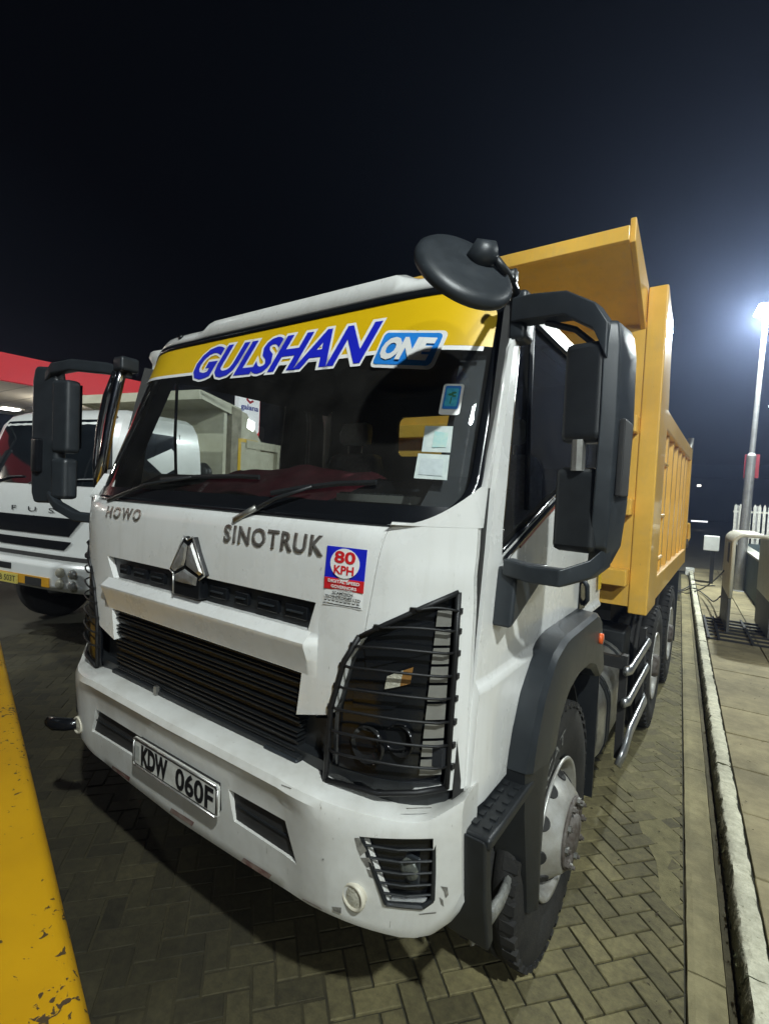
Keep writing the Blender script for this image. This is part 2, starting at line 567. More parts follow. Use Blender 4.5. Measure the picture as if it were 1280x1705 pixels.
# herringbone pavers, laid at 45 degrees to the kerb
paving = empty('paving', K(-0.7, 5, 0), kind='structure')
W_ = 0.094
GAP = 0.0035
def clip_max(poly, lim, axis, keep_less):
    out = []
    for i in range(len(poly)):
        a, b = poly[i], poly[(i + 1) % len(poly)]
        da = (lim - a[axis]) * (1 if keep_less else -1)
        db = (lim - b[axis]) * (1 if keep_less else -1)
        if da >= 0: out.append(a)
        if (da >= 0) != (db >= 0):
            t = da / (da - db)
            out.append((a[0] + (b[0] - a[0]) * t, a[1] + (b[1] - a[1]) * t))
    return out
def paver_mb(poly, cx, cy, jit):
    """poly in world xy, about its centre; chamfered block"""
    n = len(poly)
    m = MB()
    def sc(k, z, tl=(0, 0)):
        r = []
        for p in poly:
            dx, dy = p[0] - cx, p[1] - cy
            d = math.hypot(dx, dy) or 1
            q = max(0.2, (d - k * 1.3) / d)
            r.append((dx * q, dy * q, z + dx * tl[0] + dy * tl[1]))
        return r
    top = sc(0.0050, 0.0, jit)
    mid = sc(0.0012, -0.0032, jit)
    bot = sc(0.0, -0.034)
    m.loft([bot, mid, top], cap=False)
    m.f.append(tuple(2 * n + i for i in range(n)))
    return m
pieces = []
c45 = math.cos(PI / 4)
NR = 130
for r in range(-80, 190):
    for c in range(-190, 100):
        k = (c - r) % 4
        if k == 0: cell = (c, r, 2, 1)
        elif k == 3: cell = (c, r, 1, 2)
        else: continue
        x0, y0 = cell[0] * W_ + GAP, cell[1] * W_ + GAP
        x1, y1 = (cell[0] + cell[2]) * W_ - GAP, (cell[1] + cell[3]) * W_ - GAP
        q = [((x - y) * c45, (x + y) * c45) for x, y in ((x0, y0), (x1, y0), (x1, y1), (x0, y1))]
        ns = [p[0] for p in q]
        ss = [p[1] for p in q]
        if max(ns) < PV_N0 + 0.02 or min(ns) > -0.012 or max(ss) < -2.4 or min(ss) > 13.8: continue
        full = max(ns) < -0.005 and min(ns) > PV_N0
        if not full:
            q = clip_max(q, -0.005, 0, True)
            if len(q) >= 3: q = clip_max(q, PV_N0 + 0.002, 0, False)
            if len(q) < 3: continue
        w = [K(p[0], p[1])[:2] for p in q]
        cx = sum(p[0] for p in w) / len(w)
        cy = sum(p[1] for p in w) / len(w)
        a = 0.0
        pp = [pix((p[0], p[1], 0)) for p in w]
        vis = all(pp) and any(-5 < u[0] < 1285 and -5 < u[1] < 1710 for u in pp)
        if vis:
            for i in range(len(pp)):
                u, v = pp[i], pp[(i + 1) % len(pp)]
                a += u[0] * v[1] - v[0] * u[1]
            a = abs(a) / 2
        if min(ns) < -1.42 and min(ss) > 3.2: continue
        if not vis and cx < 0.0: continue
        if -1.0 < cx < 0.95 and cy > 1.9: continue
        hidden = (cx < 1.12 and cy > 0.45)
        pieces.append((0 if hidden else a, k, full, w, cx, cy))
pieces.sort(key=lambda t: -t[0])
shared = {}
loose = MB()
ltone = []
for i, (a, k, full, w, cx, cy) in enumerate(pieces):
    tv = random.choice((0.74, 0.86, 0.95, 1.03, 1.12, 1.24))
    # blocks of the parking bay get darker towards negative x
    bay_dark = max(0.0, min(1.0, (1.0 - cx) / 1.0))
    if cx < 1.0: tv = round(tv * (1 - .77 * bay_dark), 2) * random.choice((.9, 1, 1.1))
    jit = (random.uniform(-.012, .012), random.uniform(-.012, .012))
    dz = random.uniform(-0.003, 0.002)
    if i < 300:
        key = (k, tv, random.randrange(3))
        if full and key in shared:
            me = shared[key]
        else:
            me = paver_mb(w, cx, cy, jit).mesh('paver', PAVE)
            tone(me, tv)
            if full: shared[key] = me
        o = bpy.data.objects.new('paver', me)
        COL.objects.link(o)
        o.parent = paving
        o.location = (cx - paving.location.x, cy - paving.location.y, dz)
    else:
        m = paver_mb(w, cx, cy, jit)
        m.v = [(x + cx - paving.location.x, y + cy - paving.location.y, z + dz) for x, y, z in m.v]
        ltone += [tv] * len(m.v)
        loose.add(m.v, m.f)
lo = loose.build('small_pavers', PAVE, paving)
tone(lo.data, ltone)
lo['kind'] = 'stuff'

# concrete edging strip beside the pavers
edging = empty('edging_strip', K(0.07, 0, 0), kind='structure')
def rough_block(n0, n1, s0, s1, z0, z1, amp, nn=4, nsx=10):
    """a block with worn, uneven top edges"""
    m = MB()
    loops = []
    for j in range(nsx + 1):
        s = s0 + (s1 - s0) * j / nsx
        e = 0.004 if j in (0, nsx) else 0
        def w(): return random.uniform(-amp, amp)
        loops.append([K(n0, s, z0), K(n0 + w() * .6 + e, s, z0 + (z1 - z0) * .55), K(n0 + abs(w()) + amp, s, z1 - amp * 1.2 + w() * .6 - e), K(n0 + (n1 - n0) * .22, s, z1 + w() * .5 - e), K((n0 + n1) / 2, s, z1 + w() * .5 - e),
                      K(n1 - (n1 - n0) * .2, s, z1 + w() * .5 - e), K(n1 - abs(w()), s, z1 - amp + w() * .5 - e), K(n1, s, z0)])
    m.loft(loops)
    return m
s = -2.6
while s < 13.8:
    L = random.uniform(0.86, 0.98)
    m = rough_block(0.003, 0.143, s + .003, s + L - .003, -0.03, random.uniform(0.001, 0.006), 0.003)
    m.v = [(x - edging.location.x, y - edging.location.y, z) for x, y, z in m.v]
    o = m.build('edging_block', EDGE, edging)
    tone(o.data, random.uniform(0.88, 1.1))
    s += L
gt = MB()
kbox(gt, .1455, .171, -2.6, 13.8, -.03, -.005)
gto = gt.build('gutter', EDGE)
tone(gto.data, .8)
tag(gto, kind='structure')
# kerb
kerb = empty('kerb', K(0.23, 0, 0), kind='structure')
s = -2.6
while s < 13.9:
    L = random.uniform(0.88, 0.96)
    m = rough_block(0.182, 0.288, s + .004, s + L - .004, -0.03, 0.128 + random.uniform(-.004, .004), 0.009, nsx=22)
    m.v = [(x - kerb.location.x, y - kerb.location.y, z) for x, y, z in m.v]
    o = m.build('kerb_stone', KERBM, kerb)
    tone(o.data, random.uniform(0.9, 1.1))
    shade_angle(o, 50)
    s += L
# moss tufts along the foot of the kerb
mo = MB()
for i in range(900):
    s_ = random.uniform(-0.6, 9.5)
    if math.sin(s_ * 2.3) + math.sin(s_ * 5.1 + 1) < random.uniform(-1.4, 1.2): continue
    n_ = random.uniform(0.162, 0.192)
    z_ = random.uniform(-0.015, 0.075) if n_ > 0.172 else -0.02
    h = random.uniform(0.006, 0.02)
    c = Vector(K(n_, s_, z_))
    for q in range(3):
        a = random.uniform(0, 2 * PI)
        d = Vector((math.cos(a), math.sin(a), 0)) * h * 0.6
        e = Vector((-d.y, d.x, 0)) * 0.7
        mo.add([tuple(c - e), tuple(c + e), tuple(c + d + Vector((0, 0, h)))], [(0, 1, 2)])
mob = mo.build('moss', MOSS)
tag(mob, 'dark green moss growing along the foot of the kerb', 'moss', kind='stuff')
# pavement of square slabs behind the kerb
pav = empty('pavement', K(0.9, 4, 0), kind='structure')
base = MB()
kbox(base, 0.29, 9.0, -4, 14.6, -0.03, 0.088)
base.v = [(x - pav.location.x, y - pav.location.y, z) for x, y, z in base.v]
base.build('slab_bed', SOIL, pav)
for cidx in range(4):
    for ridx in range(-5, 24):
        n0 = 0.292 + cidx * 0.605
        s0 = 0.29 + ridx * 0.617
        m = MB()
        z1 = 0.108 + random.uniform(-.003, .003)
        if cidx == 0 and ridx in (2, 3):
            tl = 0.004
        g = 0.005 + random.uniform(0, .003)
        kbox(m, n0 + g, n0 + 0.605 - g, s0 + g, s0 + 0.617 - g, 0.06, z1)
        for k in (4, 5, 6, 7):
            m.v[k] = vadd(m.v[k], (0, 0, random.uniform(-.003, .003)))
        m.v = [(x - pav.location.x, y - pav.location.y, z) for x, y, z in m.v]
        o = m.build('slab', SLAB, pav, bevel=0.006, seg=1)
        tone(o.data, random.uniform(0.86, 1.12))

# dry leaves, twigs and grit scattered on the pavers
LEAF = mat('dry_leaf', (.075, .055, .025), .9, col2=(.035, .026, .014), scale=40)
db_ = MB()
for i in range(420):
    s_ = random.uniform(-.6, 9)
    n_ = -abs(random.gauss(0, .22)) - .01 if random.random() < .7 else random.uniform(.30, .9)
    z_ = .004 if n_ < 0 else .113
    c = Vector(K(n_, s_, z_))
    a = random.uniform(0, 2 * PI)
    L = random.choice((.004, .005, .007, .010, .016))
    w = L * random.uniform(.2, .6) if L < .012 else .0015
    d = Vector((math.cos(a), math.sin(a), 0)) * L
    e = Vector((-math.sin(a), math.cos(a), 0)) * w
    up = Vector((0, 0, random.uniform(.001, .004)))
    db_.add([tuple(c - d), tuple(c + e + up), tuple(c + d + up * .5), tuple(c - e)], [(0, 1, 2, 3)])
dbo = db_.build('leaf_litter', LEAF)
tag(dbo, 'dry leaf bits and grit scattered along the edging and pavement', 'litter', kind='stuff')

# ------------------------------------------------------------------ the tipper truck (front faces -y, its left side towards +x)
truck = empty('dump_truck', (0, 0, 0), label='large white-cab tipper truck with yellow dump body, parked in the middle of the picture', cat='truck')
def yp(x): return .2 * max(0.0, (abs(x) - .6) / .505) ** 3.5
def yw(x, z): return .045 + .3875 * (z - 1.85) + .85 * yp(x)
def rowz(a, b, n): return [a + (b - a) * i / n for i in range(n + 1)]

# --- windscreen
WZ0, WZ1 = 1.862, 2.672
def hwid(z):
    base = 1.084 - 0.034 * (z - WZ0) / (WZ1 - WZ0)
    r0, r1 = 0.15, 0.10
    d = z - WZ0
    if d < r0: base -= r0 * (1 - math.sqrt(max(0, 1 - ((r0 - d) / r0) ** 2))) * .9
    d = WZ1 - z
    if d < r1: base -= r1 * (1 - math.sqrt(max(0, 1 - ((r1 - d) / r1) ** 2)))
    return base
zr = [WZ0 + (WZ1 - WZ0) * (0.5 - 0.5 * math.cos(PI * i / 30)) for i in range(31)]
g = MB()
NU = 40
loops = []
for z in zr:
    h = hwid(z)
    loops.append([((2 * i / NU - 1) * h, yw((2 * i / NU - 1) * h, z), z) for i in range(NU + 1)])
g.loft(loops, cap=False, closed=False)
ws = g.build('windscreen', GLASS, truck, smooth=True)
def outline(inset):
    """closed outline of the glass, moved out by -inset"""
    right = [(hwid(z) - inset, z) for z in zr]
    zc = (WZ0 + WZ1) / 2
    pts = []
    for x, z in right:
        zz = zc + (z - zc) * ((WZ1 - WZ0) / 2 - inset) / ((WZ1 - WZ0) / 2)
        pts.append((x, zz))
    top = [(pts[-1][0] * (1 - 2 * i / 30), pts[-1][1]) for i in range(1, 30)]
    left = [(-x, z) for x, z in reversed(pts)]
    bot = [(pts[0][0] * (-1 + 2 * i / 30), pts[0][1]) for i in range(1, 30)]
    return pts + top + left + bot
def ring(a, b, off0, off1):
    m = MB()
    oa, ob = outline(a), outline(b)
    n = len(oa)
    def P(p, o): return (p[0], yw(p[0], p[1]) + o, p[1])
    m.loft([[P(p, off0) for p in oa], [P(p, off1) for p in oa], [P(p, off1) for p in ob], [P(p, off0) for p in ob], [P(p, off0) for p in oa]], cap=False)
    return m
ring(0.020, -0.008, 0.012, -0.008).build('windscreen_seal', BLK2, truck, smooth=True)
# black printed band along the foot of the glass
bm_ = MB()
loops = []
for z in rowz(1.872, 1.925, 3):
    h = hwid(z) - .006
    loops.append([((2 * i / NU - 1) * h, yw((2 * i / NU - 1) * h, z) - .003, z) for i in range(NU + 1)])
bm_.loft(loops, cap=False, closed=False)
bm_.build('black_glass_band', BLK2, ws, smooth=True)
# yellow sun strip with the name
def WS(x, z, o=-.004): return (x, yw(x, z) + o, z)
def stripz(x): return 2.497 - 0.048 * (x + .5) / 1.5
st = MB()
loops = []
for t in rowz(0, 1, 10):
    row = []
    for i in range(NU + 1):
        u = 2 * i / NU - 1
        zb = stripz(u * 1.0)
        z = zb + (WZ1 - .012 - zb) * t
        h = hwid(z) - .004
        row.append(WS(u * h, z, -.003))
    loops.append(row)
st.loft(loops, cap=False, closed=False)
strip = st.build('sun_strip', DEC_Y, ws, smooth=True)
wl = MB()
wl.loft([[WS((2 * i / NU - 1) * 1.015, stripz((2 * i / NU - 1)) + dz, -.0045) for i in range(NU + 1)] for dz in (-.016, 0)], cap=False, closed=False)
wl.build('strip_border', DEC_W, ws, smooth=True)
def gul(o, rise=0.0):
    def f(x, z):
        k = (x + .46) / 1.09
        return WS(x, z - 0.036 * k, o)
    return f
KW = dict(shear=0.30, space=1.0)
for off, mt, o, grow in ((0.085, DEC_W, -.006, .012), (0.03, DEC_B, -.0085, 0.0)):
    m = fit_text('GULSHAN', -.455 - grow, .635 + grow, 2.452 - grow, 2.618 + grow, gul(o), offset=off, **KW)
    m.build('lettering', mt, ws)
def rrect(x0, x1, z0, z1, r, skew=0.0, n=5, drop=0.0):
    pts = []
    for cx, cz, a0 in ((x1 - r, z1 - r, 0), (x0 + r, z1 - r, 90), (x0 + r, z0 + r, 180), (x1 - r, z0 + r, 270)):
        for i in range(n + 1):
            a = math.radians(a0 + 90 * i / n)
            x, z = cx + r * math.cos(a), cz + r * math.sin(a)
            pts.append((x + skew * (z - z0), z + drop * (x - x0)))
    return pts
def decal(name, poly, fn, mt, parent):
    m = MB().add([fn(*p) for p in poly], [tuple(range(len(poly)))])
    return m.build(name, mt, parent)
def fan(name, poly, fn, mt, parent):
    cx = sum(p[0] for p in poly) / len(poly)
    cz = sum(p[1] for p in poly) / len(poly)
    n = len(poly)
    m = MB().add([fn(*p) for p in poly] + [fn(cx, cz)], [(i, (i + 1) % n, n) for i in range(n)])
    return m.build(name, mt, parent)
SK, DR = 0.17, -.13
fan('name_box_border', rrect(.634, .884, 2.396, 2.536, .02, SK, drop=DR), lambda x, z: WS(x, z, -.010), DEC_W, ws)
fan('name_box', rrect(.645, .873, 2.407, 2.525, .016, SK, drop=DR), lambda x, z: WS(x, z, -.012), DEC_LB, ws)
fit_text('ONE', .662, .862, 2.424, 2.508, lambda x, z: WS(x + SK * (z - 2.42), z + DR * (x - .645), -.0145), offset=.06, shear=.12, space=.95).build('lettering', DEC_W, ws)
# stickers and papers inside the glass
def WI(o): return lambda x, z: WS(x, z, o)
fan('park_sticker', rrect(.934, .992, 2.212, 2.316, .008, -.05), WI(-.004), DEC_W, ws)
fan('park_sticker_print', rrect(.941, .985, 2.231, 2.309, .005, -.05), WI(-.006), DEC_LB, ws)
fan('park_sticker_sky', rrect(.946, .980, 2.240, 2.300, .004, -.05), WI(-.0075), DEC_T, ws)
tr = MB()
for cx, cz, r in ((.958, 2.279, .008), (.966, 2.285, .007), (.968, 2.274, .006)):
    tr.add([WS(cx + r * math.cos(a * .7), cz + r * .55 * math.sin(a * .7), -.0085) for a in range(9)], [tuple(range(9))])
tr.add([WS(.960, 2.27, -.0085), WS(.963, 2.27, -.0085), WS(.963, 2.248, -.0085), WS(.960, 2.248, -.0085)], [(0, 1, 2, 3)])
tr.build('tree_print', DEC_G, ws)
fan('paper_card', [(.899, 2.176), (.979, 2.176), (.988, 2.092), (.908, 2.092)], WI(.006), PAPER, ws)
fan('card_print', [(.932, 2.158), (.972, 2.155), (.974, 2.108), (.936, 2.106)], WI(.004), mat('pale_teal_print', (0.36, 0.60, 0.62), 0.8, col2=(0.55, 0.66, 0.6), scale=50), ws)
fan('paper_card', [(.899, 2.086), (.988, 2.084), (.996, 2.006), (.905, 2.008)], WI(.006), PAPER, ws)
fan('card_print', [(.912, 2.072), (.976, 2.070), (.982, 2.018), (.916, 2.020)], WI(.004), mat('pale_grey_print', (0.60, 0.63, 0.65), 0.8, var=0.12, scale=60), ws)
# wipers
def wiper(pts_arm, blade):
    m = MB().tube([WS(x, z, -.03) for x, z in pts_arm], [.010, .008, .005], 8)
    o = m.build('wiper', BLACK, truck, smooth=True)
    MB().tube([WS(x, z, -.014) for x, z in blade], .005, 6, ry=.010).build('wiper_blade', BLACK, o)
    return o
wiper([(-.70, 1.862), (-.43, 1.945), (-.12, 1.985)], [(-.36, 1.968), (-.1, 1.988), (.16, 1.996), (.27, 1.994)])
wiper([(.245, 1.838), (.41, 1.922), (.56, 1.968)], [(.36, 1.938), (.5, 1.962), (.66, 1.982), (.80, 1.990)])
MB().tube([WS(.240, 1.835, -.036), WS(.335, 1.886, -.040)], .008, 8, ry=.011).build('wiper_arm_cover', ALU, truck, smooth=True)

# --- roof
RZ = [(0, .0), (.03, .042), (.09, .066), (.20, .082), (.6, .092), (1.35, .092), (1.52, .07), (1.60, .0)]
def roofpt(u, k):
    x = u * 1.085
    d, h = RZ[k]
    y0 = yw(min(abs(x), 1.03), 2.69) - .006
    y = y0 + d * (1.975 - y0) / 1.60
    fall = max(0, (abs(u) - .80) / .20)
    step = 0.035 * max(0, min(1, (.62 - abs(x - .08)) / .06)) if k >= 1 and k < 7 else 0
    z = 2.693 + h + step - fall ** 2.4 * (.10 + h * .6)
    return (x, y, z)
m = MB()
NUR = 48
m.loft([[roofpt(2 * i / NUR - 1, k) for i in range(NUR + 1)] for k in range(len(RZ))], cap=False, closed=False)
roof = m.build('roof', WHITE, truck, solid=.03, soff=-1)
shade_angle(roof, 38)
for x in (.80, -.72):
    MB().cyl((x, roofpt(x / 1.085, 1)[1] - .012, roofpt(x / 1.085, 1)[2] - .012), 'y', .012, -.012, .02, 12).build('marker_lamp', BLK2, roof, smooth=True)
m = MB()
hl = []
for k in range(2):
    hl.append([(u * 1.05, (yw(min(abs(u * 1.05), 1.0), 2.66) + .05) if k == 0 else 1.93, 2.655 - .10 * max(0, (abs(u) - .75) / .25) ** 2) for u in [2 * i / 20 - 1 for i in range(21)]])
m.loft(hl, cap=False, closed=False)
m.build('headliner', INTER, truck)

# --- pillars: white strip between the glass and the door
def door_front(z):
    pts = [(.9, .180), (1.03, .186), (1.41, .212), (1.975, .272), (2.6, .415), (2.8, .47)]
    for (a, ya), (b, yb) in zip(pts, pts[1:]):
        if z <= b: return ya + (yb - ya) * (z - a) / (b - a)
    return pts[-1][1]
def side_x(z):
    x = 1.112 - .014 * max(0, (z - 1.8) / .8) ** 1.3
    return x
for sg in (1, -1):
    m = MB()
    loops = []
    for z in rowz(1.988, 2.70, 22):
        zz = min(z, WZ1 - .001)
        hx = hwid(zz) + .004
        a = (hx, yw(hx, z) - .004, z)
        b = (side_x(z) - .006, door_front(z) - .012 if door_front(z) - .012 > a[1] - .03 else a[1], z)
        mid = ((a[0] + b[0]) / 2 + .010, (a[1] + b[1]) / 2 - .010, z)
        c = (b[0] - .03, b[1] + .03, z)
        d = (hx - .05, a[1] + .055, z)
        loops.append([(sg * p[0], p[1], p[2]) for p in (a, mid, b, c, d)])
    m.loft(loops)
    o = m.build('windscreen_pillar', WHITE, truck)
    shade_angle(o, 50)
    m = MB()
    m.loft([[(sg * (hwid(min(z, 2.6)) - .03), yw(1.02, z) + .06, z), (sg * (hwid(min(z, 2.6)) - .13), yw(.95, z) + .05, z), (sg * (hwid(min(z, 2.6)) - .10), yw(.98, z) + .13, z), (sg * (hwid(min(z, 2.6)) - .03), yw(1.02, z) + .14, z)] for z in rowz(1.9, 2.62, 6)])
    m.build('pillar_trim', INTER, truck, smooth=False)

# --- front panel
PRO = [(1.20, .004), (1.30, .002), (1.362, .000), (1.368, .000), (1.42, -.016), (1.462, -.034), (1.476, -.036), (1.492, -.016), (1.507, .0), (1.60, -.002), (1.70, -.004), (1.80, .002), (1.84, .012), (1.858, .030)]
def pro(z):
    for (a, ya), (b, yb) in zip(PRO, PRO[1:]):
        if z <= b: return ya + (yb - ya) * (z - a) / (b - a)
    return PRO[-1][1]
def FP(x, z, o=0.0):
    q = pro(z)
    if 1.37 < z < 1.507: q *= max(0.0, min(1.0, (.668 - abs(x)) / .03))
    return (x, yp(x) + q + o, z)
m = MB()
xs = sorted([-.92 + 1.84 * i / 44 for i in range(45)] + [-.668, -.638, .638, .668])
zs = [p[0] for p in PRO]
fl = [[FP(x, z) for z in zs] + [FP(x, z, .035) for z in reversed(zs)] for x in xs]
m.loft(fl)
fp = m.build('front_panel', WHITE, truck)
half = [(.884, 1.90), (.884, 1.857), (.863, 1.731), (.834, 1.525), (.785, 1.452), (.742, 1.30), (.722, 1.262), (.584, 1.222), (.604, 1.366)]
poly = half + [(-x, z) for x, z in reversed(half)]
boolean(fp, MB().prism(poly, 'y', -.3, .3), 'INTERSECT')
slot = [(-.651, 1.605), (-.593, 1.510), (.623, 1.508), (.655, 1.604)]
boolean(fp, MB().prism(slot, 'y', -.3, .3))
add_bevel(fp, .004, 2)
# upper slot: dark tray with raised blocks
sl = MB().prism([(-.67, 1.61), (-.60, 1.50), (.63, 1.50), (.67, 1.61)], 'y', .024, .036)
slot_o = sl.build('upper_slot', BLACK, truck)
for i in range(9):
    x = -.52 + i * .135
    if abs(x) < .12: continue
    w = .05 if i % 3 else .034
    MB().box(x - w, x + w, .006, .024, 1.535, 1.578).build('slot_block', BLK2, slot_o, bevel=.003)
    MB().box(x - w * .7, x + w * .7, -.001, .006, 1.556, 1.561).build('slot_fin', GREYP, slot_o)
# emblem
EM = [(-.021, 1.755), (.001, 1.740), (.035, 1.756), (.115, 1.617), (.083, 1.596), (.079, 1.520), (-.083, 1.520), (-.086, 1.602), (-.109, 1.612)]
emb = MB().prism(EM, 'y', -.022, .02).build('emblem', BLK2, truck, bevel=.003)
def shrink(poly, k):
    cx = sum(p[0] for p in poly) / len(poly)
    cz = sum(p[1] for p in poly) / len(poly)
    return [(cx + (x - cx) * k, cz + (z - cz) * k) for x, z in poly]
rim = MB()
n = len(EM)
loop = [(x, -.024, z) for x, z in EM]
for i in (0, 1, 2, 3, 6, 7, 8):
    rim.tube([loop[i], loop[(i + 1) % n]], .003, 6)
rim.build('emblem_rim', CHROME, emb, smooth=True)
for pl in ([(-.02, 1.73), (.004, 1.72), (-.006, 1.664), (-.017, 1.639), (-.079, 1.610), (-.100, 1.617)],
           [(.014, 1.721), (.033, 1.735), (.102, 1.625), (.082, 1.614), (.002, 1.641), (.002, 1.664)],
           [(-.074, 1.598), (-.010, 1.628), (.072, 1.604), (.064, 1.572), (-.068, 1.572)]):
    cx = sum(p[0] for p in pl) / len(pl)
    cz = sum(p[1] for p in pl) / len(pl)
    q = MB()
    a = [(x, -.024, z) for x, z in pl]
    b = [(x, -.032, z) for x, z in shrink(pl, .8)]
    q.loft([a, b], cap=False)
    q.add(b + [(cx, -.036, cz)], [(i, (i + 1) % len(b), len(b)) for i in range(len(b))])
    q.build('emblem_blade', CHROME, emb)
# letters HOWO and SINOTRUK in chrome
DKCH = mat('dull_chrome', (.30, .29, .275), .24, .6, col2=(.16, .13, .11), scale=30)
def letters(body, x0, x1, z0, z1, depth, par, mt, **k):
    m = fit_text(body, x0, x1, z0, z1, lambda x, z: FP(x, z, -.004), **k)
    o = m.build('lettering', mt, par)
    md = o.modifiers.new('t', 'SOLIDIFY')
    md.thickness = depth
    md.offset = 0
    return o
letters('HOWO', -.672, -.380, 1.786, 1.836, .005, truck, DKCH, offset=.004, space=1.25)
letters('SINOTRUK', .196, .676, 1.755, 1.817, .006, truck, DKCH, offset=.008, space=1.14)
# speed governor sticker
spd = fan('speed_sticker', [(.692, 1.790), (.838, 1.790), (.830, 1.609), (.688, 1.606)], lambda x, z: FP(x, z, -.002), DEC_W, truck)
fan('sticker_blue', [(.693, 1.789), (.837, 1.789), (.835, 1.695), (.691, 1.693)], lambda x, z: FP(x, z, -.0035), DEC_B, spd)
fan('sticker_red', [(.691, 1.693), (.835, 1.695), (.833, 1.659), (.690, 1.657)], lambda x, z: FP(x, z, -.0035), DEC_R, spd)
fan('sticker_disc', [(.764 + .053 * math.cos(2 * PI * i / 28), 1.741 + .045 * math.sin(2 * PI * i / 28)) for i in range(28)], lambda x, z: FP(x, z, -.005), DEC_W, spd)
for body, x0, x1, z0, z1, mt in (('80', .727, .803, 1.741, 1.778, DEC_R), ('KPH', .728, .800, 1.708, 1.734, DEC_R), ('DIGITAL SPEED', .708, .822, 1.680, 1.690, DEC_W), ('GOVERNORS', .720, .812, 1.664, 1.674, DEC_W),
                                 ('SCAMTECH', .726, .800, 1.645, 1.654, DEC_K), ('TECHNOLOGIES LTD', .696, .826, 1.631, 1.640, DEC_K)):
    fit_text(body, x0, x1, z0, z1, lambda x, z: FP(x, z, -.0065), offset=.03).build('lettering', mt, spd)
MB().add([FP(.690, 1.611, -.006), FP(.828, 1.613, -.006), FP(.828, 1.6155, -.006), FP(.690, 1.6135, -.006)], [(0, 1, 2, 3)]).build('sticker_line', DEC_K, spd)
for i in range(9):
    x = .694 + i * .0148
    MB().add([FP(x, 1.6215, -.006), FP(x + .010, 1.6215, -.006), FP(x + .010, 1.6245, -.006), FP(x, 1.6245, -.006)], [(0, 1, 2, 3)]).build('small_print', DEC_K, spd)

# --- lower grille
GSLAT = mat('grille_black', (.012, .013, .014), .38, var=.3, scale=20)
gr = MB().prism([(-.63, 1.385), (.63, 1.385), (.62, 1.20), (.74, 1.24), (.74, .98), (-.74, .98), (-.74, 1.24), (-.62, 1.20)], 'y', .062, .09).build('grille', BLACK, truck)
for k in range(17):
    z = 1.352 - k * .0163
    thin = k % 4 != 3
    hw_ = .606 - (1.366 - z) * .12
    MB().box(-hw_, hw_, .016 if thin else .030, .062, z - (.0022 if thin else .0055), z + (.0022 if thin else .0055)).build('grille_slat', GSLAT, gr)
for i in range(11):
    x = -.52 + i * .104
    MB().box(x - .010, x + .010, .046, .062, 1.09, 1.362).build('grille_post', GSLAT, gr)
MB().box(-.60, .60, .004, .05, 1.062, 1.082).build('grille_sill', BLACK, gr, bevel=.004)
MB().box(-.235, -.215, -.006, .01, 1.065, 1.10).build('grille_clip', ALU, gr)
MB().box(.44, .60, -.004, .06, 1.035, 1.075).build('grille_bracket', GREYP, gr, bevel=.006)
MB().loft([[(x, yp(x) + .035, .98), (x, yp(x) + .02, 1.10), (x, yp(x) + .07, 1.10), (x, yp(x) + .07, .98)] for x in [-1.09 + 2.18 * i / 30 for i in range(31)]]).build('lower_valance', BLACK, truck)

